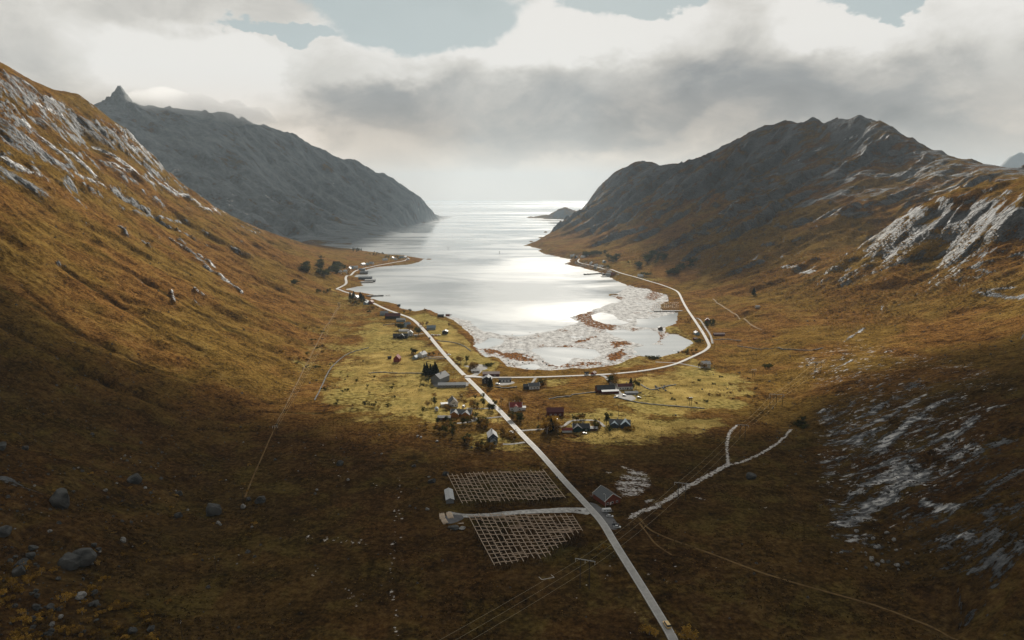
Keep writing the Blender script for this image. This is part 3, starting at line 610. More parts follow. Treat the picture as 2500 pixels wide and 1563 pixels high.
veg = g.add('ShaderNodeHueSaturation', {'Color': veg, 'Saturation': .93, 'Value': .74}).outputs[0]
veg = g.mix(gmask, veg, g.add('ShaderNodeHueSaturation', {'Color': fld, 'Saturation': .84, 'Value': .84}).outputs[0])
# hummocks of dark heather
dk = g.mr(g.noise(flat2, 0.13, 6, .7), .60, .68)
veg = g.mix(g.math('MULTIPLY', dk, .55), veg, (0.03, 0.022, 0.010))
# rock
crk = g.add('ShaderNodeTexVoronoi', {'Vector': g.vec('ADD', g.vec('MULTIPLY', pos, (.35, 1, .8)), g.vec('MULTIPLY', g.noise(pos, .05, 4, out='Color'), (14, 14, 14))), 'Scale': 0.11}, feature='DISTANCE_TO_EDGE').outputs[0]
crk = g.mr(crk, 0.0, 0.22, 0.0, 1.0)
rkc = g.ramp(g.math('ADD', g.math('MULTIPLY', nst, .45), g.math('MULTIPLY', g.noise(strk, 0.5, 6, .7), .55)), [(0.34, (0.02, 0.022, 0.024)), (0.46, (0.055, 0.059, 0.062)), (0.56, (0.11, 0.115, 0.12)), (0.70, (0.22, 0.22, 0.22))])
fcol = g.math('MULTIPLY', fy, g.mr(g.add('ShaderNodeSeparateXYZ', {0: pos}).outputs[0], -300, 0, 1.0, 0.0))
rkc = g.mix(fcol, rkc, g.ramp(g.math('ADD', g.math('MULTIPLY', nst, .5), g.math('MULTIPLY', g.noise(strk, 0.09, 8, .8), .5)), [(0.40, (0.05, 0.06, 0.065)), (0.5, (0.12, 0.14, 0.15)), (0.66, (0.24, 0.26, 0.27))]))  # far left rock paler and bluer, distance haze put into its colour
brc = g.ramp(g.math('ADD', g.math('MULTIPLY', nst2, .6), g.math('MULTIPLY', crk, .18)), [(0.30, (0.10, 0.10, 0.105)), (0.42, (0.36, 0.36, 0.36)), (0.55, (0.62, 0.61, 0.60)), (0.75, (0.78, 0.77, 0.76))])
rn1 = g.math('ADD', g.math('MULTIPLY', g.math('SUBTRACT', nst, .5), 1.5), g.math('ADD', g.math('MULTIPLY', g.math('SUBTRACT', nst2, .5), .9), g.math('MULTIPLY', g.math('SUBTRACT', nspk, .5), .9)))
rmask = g.mr(g.math('ADD', m1[0], rn1), .44, .56)
brk = g.math('ADD', g.math('MULTIPLY', g.math('SUBTRACT', g.fmix(fy, g.noise(g.vec('MULTIPLY', pos, (.7, 1, 1)), .14, 9, .76, .4), g.noise(pos, .02, 8, .72)), .5), 3.4), g.math('MULTIPLY', rn1, .55))
bmask = g.mr(g.math('ADD', g.math('MULTIPLY', m3[0], .75), brk), .50, .60)
bmask = g.math('MULTIPLY', bmask, g.mr(m3[0], .06, .22))
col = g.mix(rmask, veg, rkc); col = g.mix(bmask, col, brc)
# scrub on the lower right
bsh = g.math('MULTIPLY', m3[1], g.mr(g.noise(flat2, .16, 5, .65), .45, .58))
col = g.mix(g.math('MULTIPLY', bsh, .7), col, g.ramp(nfin, [(.35, (.035, .030, .014)), (.55, (.20, .135, .045)), (.7, (.32, .22, .08))]))
# pale gravel, sand and bog pools
pm = g.math('MULTIPLY', g.mr(g.math('ADD', g.math('MULTIPLY', m2[2], .55), g.math('MULTIPLY', g.math('SUBTRACT', g.noise(g.vec('MULTIPLY', pos, (.45, 1, 1)), .75, 8, .72), .5), 3.0)), .36, .50), g.mr(m2[2], .1, .3))
col = g.mix(pm, col, g.ramp(ntuf, [(.3, (.36, .34, .33)), (.6, (.72, .69, .66))]))
# tidal mud and weed
mud = g.ramp(g.noise(g.vec('MULTIPLY', pos, (.9, .5, 1)), .13, 11, .82), [(.36, (.09, .085, .08)), (.45, (.26, .255, .25)), (.52, (.42, .418, .41)), (.62, (.58, .578, .57))])
wtm = g.mr(g.math('ADD', m2[0], g.math('MULTIPLY', g.math('SUBTRACT', nfin, .5), .8)), .30, .55)
col = g.mix(wtm, col, mud)
wdn = g.noise(g.vec('MULTIPLY', pos, (1, .6, 1)), .20, 7, .75)
wdm = g.mr(g.math('ADD', g.math('MULTIPLY', m2[1], 1.15), g.math('MULTIPLY', g.math('SUBTRACT', wdn, .5), 4.6)), .52, .66)
wdm = g.math('MULTIPLY', wdm, g.mr(m2[1], .05, .2))
wdc = g.ramp(g.noise(pos, .30, 5, .7), [(.40, (.025, .019, .014)), (.50, (.12, .055, .022)), (.58, (.27, .11, .028)), (.70, (.38, .19, .06))])
col = g.mix(wdm, col, wdc)
rgh = g.fmix(rmask, .92, .72); rgh = g.fmix(bmask, rgh, .62); rgh = g.fmix(g.math('MULTIPLY', wtm, g.mr(wdn, .3, .6, .75, 1)), rgh, .9); rgh = g.fmix(wdm, rgh, .9)
spc = g.fmix(rmask, .0, .16); spc = g.fmix(wtm, spc, .05); spc = g.fmix(wdm, spc, .0)
hb = g.math('ADD', g.math('MULTIPLY', nfin, 2.2), g.math('ADD', g.math('MULTIPLY', ntuf, .9), g.math('MULTIPLY', nmid, 3.0)))
hr = g.math('ADD', g.math('MULTIPLY', nst, 9.0), g.math('ADD', g.math('MULTIPLY', nst2, 2.6), g.math('MULTIPLY', crk, 1.6)))
hh = g.fmix(rmask, hb, hr); hh = g.fmix(wtm, hh, g.math('MULTIPLY', nfin, .25)); hh = g.fmix(gmask, hh, g.math('ADD', g.math('MULTIPLY', ntuf, .5), g.math('MULTIPLY', nfin, .8)))
bmp = g.add('ShaderNodeBump', {'Height': hh, 'Distance': 1.0, 'Strength': 0.8}).outputs[0]
bs = g.add('ShaderNodeBsdfPrincipled', {'Base Color': col, 'Roughness': rgh, 'Specular IOR Level': spc, 'Normal': bmp})
g.add('ShaderNodeOutputMaterial', {0: bs.outputs[0]})
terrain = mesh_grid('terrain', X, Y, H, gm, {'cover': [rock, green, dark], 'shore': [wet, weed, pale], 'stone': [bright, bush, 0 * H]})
tag(terrain, kind='structure')
# sea
wm, s = new_mat('sea water')
sp_ = s.add('ShaderNodeTexCoord').outputs['Object']
band = s.noise(s.vec('MULTIPLY', sp_, (.10, 1.0, 1)), .00055, 4, .55, .6)
patch = s.noise(s.vec('MULTIPLY', sp_, (.5, 1.0, 1)), .0035, 5, .6, .8)
sep = s.add('ShaderNodeSeparateXYZ', {0: sp_})
zone = s.add('ShaderNodeSeparateColor', {0: s.add('ShaderNodeAttribute', attribute_name='wind').outputs['Color']}).outputs
fine_ = s.noise(s.vec('MULTIPLY', sp_, (.5, 1, 1)), .045, 6, .7)
farb = s.math('MULTIPLY', s.mr(band, .50, .58), s.mr(sep.outputs[1], 6000, 8500))
za = s.mr(s.math('ADD', zone[0], s.math('ADD', s.math('MULTIPLY', s.math('SUBTRACT', patch, .5), .7), s.math('MULTIPLY', s.math('SUBTRACT', fine_, .5), .9))), .32, .85)
mott = s.mr(s.math('ADD', s.math('MULTIPLY', patch, .6), s.math('MULTIPLY', band, .4)), .42, .58)
wf0 = s.math('MAXIMUM', s.math('MULTIPLY', za, s.mr(zone[0], .02, .2)), farb, clamp=True)
rip = s.noise(s.vec('MULTIPLY', sp_, (.6, 1, 1)), .35, 6, .7); rip2 = s.noise(s.vec('MULTIPLY', sp_, (.6, 1, 1)), .05, 5, .65)
bmpw = s.add('ShaderNodeBump', {'Height': s.math('ADD', s.math('MULTIPLY', rip, .12), s.math('MULTIPLY', rip2, .5)), 'Distance': 1.0, 'Strength': .25}).outputs[0]
calmb = s.add('ShaderNodeBsdfPrincipled', {'Base Color': s.mix(mott, (.30, .32, .325), (.46, .475, .475)), 'Roughness': s.fmix(mott, .04, .16), 'IOR': 1.333, 'Normal': bmpw})
rufb = s.add('ShaderNodeBsdfPrincipled', {'Base Color': (.46, .48, .48, 1), 'Roughness': .62, 'IOR': 1.333, 'Normal': bmpw})
wf = s.math('ADD', s.math('MULTIPLY', wf0, .20), s.math('MULTIPLY', mott, .09))
mx = s.add('ShaderNodeMixShader', {0: wf, 1: calmb.outputs[0], 2: rufb.outputs[0]})
s.add('ShaderNodeOutputMaterial', {0: mx.outputs[0]})
ys_ = np.concatenate([np.linspace(250, 6000, 120), np.linspace(6500, 26000, 24)]); us_ = np.linspace(-1, 1, 301)
XX = np.outer(np.ones(len(ys_)), us_) * np.maximum(9000, ys_ * 1.15)[:, None]; YY = np.repeat(ys_[:, None], 301, 1)
zw = np.zeros_like(XX)
for q, so in [([(1120,690),(1190,640),(1330,640),(1400,665),(1470,715),(1500,735),(1440,760),(1390,790),(1300,812),(1220,815),(1160,785),(1090,745)], 150), ([(1120,690),(1230,625),(1340,620),(1260,650)], 220)]:
    qq = np.array(W0(q)); mm = (YY < 4000) & (np.abs(XX) < 1500); dd = pdist(XX[mm], YY[mm], qq); dd = np.where(inside(XX[mm], YY[mm], qq), dd, -dd)
    zw[mm] = np.maximum(zw[mm], sstep(-so, so, dd))
sea = mesh_grid('sea', XX, YY, 0 * XX, wm, {'wind': [zw, zw, zw]}); tag(sea, kind='structure')
# far blue mountain beyond the right ridge
def distant(name, px0, px1, Y0, prof, depth, mat):
    n1, n2 = 60, 24; xs = np.linspace(px0, px1, n1); top = np.interp(xs, [q[0] for q in prof], [q[1] for q in prof])
    Xa = np.zeros((n2, n1)); Ya = Xa.copy(); Za = Xa.copy()
    for j in range(n2):
        s_ = j / (n2 - 1) * 2 - 1
        for i in range(n1):
            a3 = at_y(xs[i], top[i], Y0); yy = Y0 + s_ * depth
            Xa[j, i] = a3[0]; Ya[j, i] = yy; Za[j, i] = max(-2, a3[2] * (1 - abs(s_) ** .8)) 
    Za += fbm(Xa / 500, Ya / 500, 5, 131) * 90 * (1 - np.abs(np.linspace(-1, 1, n2))[:, None]) * (Za > 0)
    return mesh_grid(name, Xa, Ya, Za, mat, {})
fm, f_ = new_mat('far rock'); fb = f_.add('ShaderNodeBsdfPrincipled', {'Base Color': f_.ramp(f_.noise(f_.add('ShaderNodeTexCoord').outputs['Object'], .004, 6, .65), [(.35, (.05, .055, .06, )), (.65, (.14, .14, .14))]), 'Roughness': .9}); f_.add('ShaderNodeOutputMaterial', {0: fb.outputs[0]})
dm = distant('distant_mountain', 2425, 2640, 9500, [(2425,440),(2440,402),(2455,388),(2470,374),(2482,368),(2490,362),(2500,366),(2530,350),(2560,372),(2640,440)], 900, fm)
tag(dm, kind='structure')
# ------------------------------------------------------------------ object materials
def simple(name, col, rough=.8, spec=.3, var=.18, scale=1.2, metal=0.0):
    m, q = new_mat(name); ps_ = q.add('ShaderNodeTexCoord').outputs['Object']
    n_ = q.noise(ps_, scale, 5, .65); lo = tuple(x * (1 - var * 1.6) for x in col); hi = tuple(min(1, x * (1 + var)) for x in col)
    b_ = q.add('ShaderNodeBsdfPrincipled', {'Base Color': q.ramp(n_, [(.33, lo), (.66, hi)]), 'Roughness': rough, 'Specular IOR Level': spec, 'Metallic': metal})
    q.add('ShaderNodeOutputMaterial', {0: b_.outputs[0]}); return m
def boards(name, col, rough=.75, pitch=5.0, horiz=False):
    m, q = new_mat(name); ps_ = q.add('ShaderNodeTexCoord').outputs['Object']
    wv = q.add('ShaderNodeTexWave', {'Vector': ps_, 'Scale': pitch, 'Distortion': .4, 'Detail': 2.0}, bands_direction='Z' if horiz else 'X').outputs['Fac']
    n_ = q.noise(ps_, 1.0, 5, .65)
    c0 = q.ramp(n_, [(.3, tuple(x * .72 for x in col)), (.7, tuple(min(1, x * 1.15) for x in col))])
    c1 = q.mix(q.mr(wv, .0, .25, .35, 0.0), c0, tuple(x * .45 for x in col))
    b_ = q.add('ShaderNodeBsdfPrincipled', {'Base Color': c1, 'Roughness': rough, 'Specular IOR Level': .3}); q.add('ShaderNodeOutputMaterial', {0: b_.outputs[0]}); return m
def leaf(name, stops):
    m, q = new_mat(name); ps_ = q.add('ShaderNodeTexCoord').outputs['Object']; oi = q.add('ShaderNodeObjectInfo').outputs['Random']
    f_ = q.math('ADD', q.noise(ps_, 1.3, 4, .7), q.math('MULTIPLY', q.math('SUBTRACT', oi, .5), .25))
    cc = q.ramp(f_, stops); d_ = q.add('ShaderNodeBsdfDiffuse', {0: cc}); t_ = q.add('ShaderNodeBsdfTranslucent', {0: cc})
    mx_ = q.add('ShaderNodeMixShader', {0: .3, 1: d_.outputs[0], 2: t_.outputs[0]}); q.add('ShaderNodeOutputMaterial', {0: mx_.outputs[0]}); return m
M = {
 'white': boards('white boards', (.72, .74, .76)), 'offwhite': boards('cream boards', (.60, .57, .50)), 'trim': simple('white trim', (.80, .80, .78), .5, .4, .05),
 'red': boards('red boards', (.26, .045, .03)), 'rust': boards('rust red boards', (.22, .055, .03)), 'maroon': boards('maroon boards', (.12, .03, .025)), 'orange': boards('ochre boards', (.42, .17, .03)),
 'black': boards('black boards', (.035, .037, .04)), 'grey': boards('grey boards', (.22, .235, .25)), 'blue': boards('pale blue boards', (.28, .38, .45)), 'navy': boards('navy boards', (.05, .07, .10)), 'teal': boards('teal boards', (.02, .055, .055)), 'brown': boards('brown boards', (.09, .055, .035)),
 'slate': simple('slate roof', (.085, .095, .105), .55, .4, .2, 2), 'greyroof': simple('grey sheet roof', (.20, .22, .24), .5, .45, .15, 1), 'paleroof': simple('pale sheet roof', (.46, .47, .48), .5, .4, .12, 1), 'redroof': simple('red tile roof', (.20, .03, .025), .65, .3, .2, 2), 'maroonroof': simple('maroon roof', (.10, .025, .025), .6, .3, .2, 2), 'darkroof': simple('dark roof', (.03, .034, .04), .6, .4, .2, 2), 'blueroof': simple('blue grey roof', (.16, .22, .27), .5, .4, .15, 2), 'pinkroof': simple('weathered pink roof', (.45, .36, .34), .6, .3, .15, 1.5), 'rustroof': simple('rusty roof', (.22, .12, .09), .7, .3, .3, 1.5),
 'glass': simple('window glass', (.03, .04, .05), .12, .6, .1), 'stone': simple('chimney stone', (.30, .28, .26), .9, .2, .2, 2), 'concrete': simple('concrete', (.42, .41, .39), .9, .2, .15, .8),
 'wood': simple('weathered pole wood', (.66, .54, .42), .8, .2, .22, .7), 'darkwood': simple('tarred wood', (.045, .035, .028), .8, .3, .2, 1.5), 'metal': simple('galvanised steel', (.45, .46, .47), .4, .5, .1, 2, .6),
 'asphalt': None, 'carwhite': simple('white car paint', (.62, .63, .64), .45, .3, .02), 'carblack': simple('black car paint', (.02, .02, .022), .25, .5, .05), 'cargold': simple('yellow car paint', (.85, .60, .26), .3, .5, .04), 'cargrey': simple('grey car paint', (.22, .23, .25), .3, .5, .04), 'carred': simple('red car paint', (.35, .03, .02), .3, .5, .04), 'tyre': simple('tyre rubber', (.015, .015, .015), .8, .2), 'lamp': simple('lamp lens', (.7, .68, .6), .15, .6, .02), 'rail': simple('red lamp lens', (.3, .02, .02), .2, .6, .02),
 'wire': simple('aluminium wire', (.55, .48, .32), .5, .4, .05), 'insul': simple('pale insulator', (.62, .63, .62), .4, .5, .05), 'gravel': None, 'bark': simple('bark', (.12, .10, .085), .9, .2, .3, 3), 'birchbark': simple('birch bark', (.38, .36, .33), .8, .2, .3, 2),
 'leafgreen': leaf('olive leaves', [(.3, (.025, .03, .010)), (.5, (.06, .062, .018)), (.7, (.12, .11, .03))]),
 'leafautumn': leaf('autumn leaves', [(.3, (.07, .042, .014)), (.5, (.19, .11, .030)), (.7, (.34, .20, .05))]),
 'leafgold': leaf('golden leaves', [(.3, (.12, .065, .014)), (.5, (.34, .20, .035)), (.7, (.58, .36, .07))]),
 'leafscrub': leaf('scrub leaves', [(.3, (.11, .065, .02)), (.5, (.30, .18, .05)), (.7, (.50, .32, .10))]),
 'leafdark': leaf('dark olive leaves', [(.3, (.018, .024, .010)), (.5, (.045, .052, .020)), (.7, (.10, .095, .035))]),
 'needle': leaf('dark needles', [(.3, (.010, .016, .010)), (.5, (.022, .032, .018)), (.7, (.045, .055, .028))]),
 'heather': leaf('heather', [(.3, (.02, .012, .005)), (.5, (.07, .042, .013)), (.7, (.17, .105, .028))]),
}
def rockmat(name, lo, hi):
    m, q = new_mat(name); ps_ = q.add('ShaderNodeTexCoord').outputs['Object']
    n_ = q.noise(ps_, .5, 8, .7); v_ = q.add('ShaderNodeTexVoronoi', {'Vector': ps_, 'Scale': .6}, feature='DISTANCE_TO_EDGE').outputs[0]
    cc = q.ramp(n_, [(.35, lo), (.5, tuple((a + b) / 2 for a, b in zip(lo, hi))), (.68, hi)])
    b_ = q.add('ShaderNodeBump', {'Height': q.math('ADD', n_, q.math('MULTIPLY', q.mr(v_, 0, .15), .3)), 'Distance': .6, 'Strength': .9}).outputs[0]
    bs_ = q.add('ShaderNodeBsdfPrincipled', {'Base Color': cc, 'Roughness': .75, 'Specular IOR Level': .3, 'Normal': b_}); q.add('ShaderNodeOutputMaterial', {0: bs_.outputs[0]}); return m
M['boulder'] = rockmat('grey boulder', (.018, .019, .019), (.11, .11, .105)); M['boulderpale'] = rockmat('pale boulder', (.09, .09, .088), (.42, .41, .39))
def roadmat(name, lo, hi, rg=.8):
    m, q = new_mat(name); ps_ = q.add('ShaderNodeTexCoord').outputs['Object']; n_ = q.noise(ps_, .35, 6, .65); n2 = q.noise(ps_, .03, 3, .6)
    b_ = q.add('ShaderNodeBsdfPrincipled', {'Base Color': q.ramp(q.math('ADD', q.math('MULTIPLY', n_, .6), q.math('MULTIPLY', n2, .4)), [(.38, lo), (.6, hi)]), 'Roughness': rg, 'Specular IOR Level': .08}); q.add('ShaderNodeOutputMaterial', {0: b_.outputs[0]}); return m
M['asphalt'] = roadmat('worn asphalt', (.34, .335, .325), (.48, .47, .455), .8)
M['palegravel'] = roadmat('washed pale gravel', (.20, .19, .18), (.62, .61, .59)); M['gravel'] = roadmat('pale gravel', (.13, .125, .12), (.26, .25, .235)); M['darkyard'] = roadmat('dark yard gravel', (.10, .10, .105), (.17, .17, .175)); M['track'] = roadmat('trodden track', (.10, .06, .022), (.21, .13, .05))
M['line'] = simple('road line paint', (.78, .77, .74), .7, .3, .1, .5)
# ------------------------------------------------------------------ mesh builder
class MB:
    def __init__(s): s.v = []; s.f = []
    def quad(s, *p): n_ = len(s.v); s.v += [tuple(q) for q in p]; s.f.append(tuple(range(n_, n_ + len(p))))
    def box(s, cx, cy, cz, sx, sy, sz, rz=0.0):
        n_ = len(s.v); ca, sa = math.cos(rz), math.sin(rz)
        for z in (-.5, .5):
            for x, y in ((-.5, -.5), (.5, -.5), (.5, .5), (-.5, .5)):
                a, b = x * sx, y * sy; s.v.append((cx + a * ca - b * sa, cy + a * sa + b * ca, cz + z * sz))
        s.f += [tuple(n_ + k for k in q) for q in ((3, 2, 1, 0), (4, 5, 6, 7), (0, 1, 5, 4), (1, 2, 6, 5), (2, 3, 7, 6), (3, 0, 4, 7))]
        return s
    def bar(s, a, b, r, n=4, r2=None):
        a, b = Vector(a), Vector(b); d = (b - a); 
        if d.length < 1e-6: return s
        d.normalize(); u = d.orthogonal().normalized(); w_ = d.cross(u); n_ = len(s.v); r2 = r if r2 is None else r2
        for p_, rr in ((a, r), (b, r2)):
            for k in range(n):
                t = 2 * math.pi * k / n; s.v.append(tuple(p_ + u * math.cos(t) * rr + w_ * math.sin(t) * rr))
        for k in range(n): s.f.append((n_ + k, n_ + (k + 1) % n, n_ + n + (k + 1) % n, n_ + n + k))
        s.f.append(tuple(n_ + k for k in range(n))[::-1]); s.f.append(tuple(n_ + n + k for k in range(n))); return s
    def build(s, name, mat, parent=None, smooth=False):
        me = bpy.data.meshes.new(name); me.from_pydata(s.v, [], s.f); me.update()
        if smooth: me.polygons.foreach_set('use_smooth', [True] * len(me.polygons))
        me.materials.append(mat); o = bpy.data.objects.new(name, me); C.objects.link(o)
        if parent: o.parent = parent
        return o
def thing(name, label, cat, loc=(0, 0, 0), rz=0.0, group=None):
    o = bpy.data.objects.new(name, None); C.objects.link(o); o.location = loc; o.rotation_euler = (0, 0, rz); o.empty_display_size = 1
    return tag(o, label, cat, group)
def copy_tree(o, parent=None):
    c_ = o.copy(); C.objects.link(c_)
    if parent: c_.parent = parent
    for ch in list(o.children): copy_tree(ch, c_)
    return c_
# ------------------------------------------------------------------ roads and tracks
def strip(name, line, hs, wd, mat, lift=.12, skirt=1.2, ragged=0.0, label=None):
    P = line; n_ = len(P); T = np.gradient(P, axis=0); T /= np.linalg.norm(T, axis=1)[:, None] + 1e-9; N_ = np.stack([-T[:, 1], T[:, 0]], 1)
    v_ = []; f_2 = []
    wv = wd / 2 * (1 + ragged * np.clip(fbm(np.arange(n_) * .35, np.zeros(n_), 3, 9), -1, 1)) * np.ones(n_)
    for i in range(n_):
        for s_, dz in ((1.1, -skirt), (1, 0), (0.33, .05), (-.33, .05), (-1, 0), (-1.1, -skirt)):
            v_.append((P[i, 0] + N_[i, 0] * wv[i] * s_, P[i, 1] + N_[i, 1] * wv[i] * s_, hs[i] + lift + dz))
    for i in range(n_ - 1):
        for k in range(5): a = i * 6 + k; f_2.append((a, a + 6, a + 7, a + 1))
    me = bpy.data.meshes.new(name); me.from_pydata(v_, [], f_2); me.update(); o = bpy.data.objects.new(name, me); C.objects.link(o); me.materials.append(mat)
    tag(o, kind='structure'); return o
def width_main():
    d = main_w[:, 1]; return np.interp(d, [250, 700, 1200, 3000], [4.7, 5.3, 5.8, 5.6])
strip('road', main_w, main_h, width_main(), M['asphalt'], .30)
strip('shore_road', east_w, east_h, np.interp(np.arange(len(east_w)), [0, 6, 14, 999], [9, 6, 4.4, 4.2]), M['asphalt'], .42)
def edge_lines(line, hs, off, name):
    P = line; T = np.gradient(P, axis=0); T /= np.linalg.norm(T, axis=1)[:, None]; N_ = np.stack([-T[:, 1], T[:, 0]], 1); v_ = []; f_2 = []
    for s_ in (-1, 1):
        b0 = len(v_)
        for i in range(len(P)):
            for k in (off[i] - .09, off[i] + .09): v_.append((P[i, 0] + N_[i, 0] * k * s_, P[i, 1] + N_[i, 1] * k * s_, hs[i] + .30 + .025))
        for i in range(len(P) - 1): a = b0 + i * 2; f_2.append((a, a + 2, a + 3, a + 1))
    me = bpy.data.meshes.new(name); me.from_pydata(v_, [], f_2); me.update(); o = bpy.data.objects.new(name, me); C.objects.link(o); me.materials.append(M['line']); tag(o, kind='structure')
k_ = main_w[:, 1] < 800; edge_lines(main_w[k_], main_h[k_], (width_main() / 2 - .35)[k_], 'road_marking')
for k, q in drives.items():
    if k == 'moor': continue
    strip('driveway' if k != 'far' else 'path', q, hz(q), {'east': 3.4, 'school': 6, 'farm': 4.5, 'yard': 7, 'mid': 3}.get(k, 3.0), M['gravel'], .14, .5, .3)
strip('path', drives['moor'], hz(drives['moor']), 2.4, M['track'], .12, .4, .5)
strip('path', trail_w, hz(trail_w), 1.3, M['track'], .10, .3, .6); strip('path', trail2_w, hz(trail2_w), 1.0, M['track'], .10, .3, .6)
strip('path', left_w, hz(left_w), 1.1, M['track'], .08, .3, .7)
strip('gravel_track', rackt_w, hz(rackt_w), np.interp(np.arange(len(rackt_w)), [0, len(rackt_w) * .35, len(rackt_w)], [9, 6, 4]), M['palegravel'], .12, .5, .35)
def patch_area(name, pts, mat, lift=.18):
    W_ = [hit(*q) for q in pts]; cx_ = sum(q.x for q in W_) / len(W_); cy2 = sum(q.y for q in W_) / len(W_); line = smooth_line([(q.x, q.y) for q in W_] + [(W_[0].x, W_[0].y)], 2.5)
    rings = []; v_ = []; f_2 = []; n_ = len(line)
    for j in range(7):
        s_ = j / 6
        for i in range(n_):
            x = cx_ + (line[i, 0] - cx_) * s_; y = cy2 + (line[i, 1] - cy2) * s_; v_.append((x, y, float(height(x, y)) + (lift if j < 6 else -.3)))
    for j in range(6):
        for i in range(n_ - 1): a = j * n_ + i; f_2.append((a, a + 1, a + 1 + n_, a + n_))
    me = bpy.data.meshes.new(name); me.from_pydata(v_, [], f_2); me.update(); o = bpy.data.objects.new(name, me); C.objects.link(o); me.materials.append(mat); tag(o, kind='structure'); return o
patch_area('parking_yard', [(1434,1222),(1452,1226),(1470,1240),(1487,1250),(1502,1268),(1518,1290),(1505,1300),(1490,1295),(1476,1272),(1455,1250)], M['darkyard'])
patch_area('gravel_yard', [(1127,893),(1160,889),(1183,889),(1196,899),(1182,906),(1160,903)], M['gravel'])
patch_area('gravel_yard', [(1058,928),(1072,940),(1078,949),(1060,945),(1053,935)], M['gravel'])
patch_area('gravel_yard', [(1112,938),(1135,936),(1150,940),(1128,947)], M['gravel'])
patch_area('gravel_yard', [(1205,935),(1225,931),(1255,930),(1262,936),(1235,942),(1212,942)], M['gravel'])
patch_area('gravel_yard', [(1495,962),(1530,958),(1560,972),(1545,981),(1515,976)], M['gravel'])
patch_area('gravel_yard', [(1372,1050),(1388,1043),(1394,1050),(1386,1057)], M['gravel'])
patch_area('gravel_yard', [(1068,1262),(1110,1254),(1140,1258),(1130,1272),(1085,1285)], M['darkyard'])
patch_area('gravel_yard', [(1146,1026),(1160,1018),(1172,1022),(1150,1030)], M['gravel'])
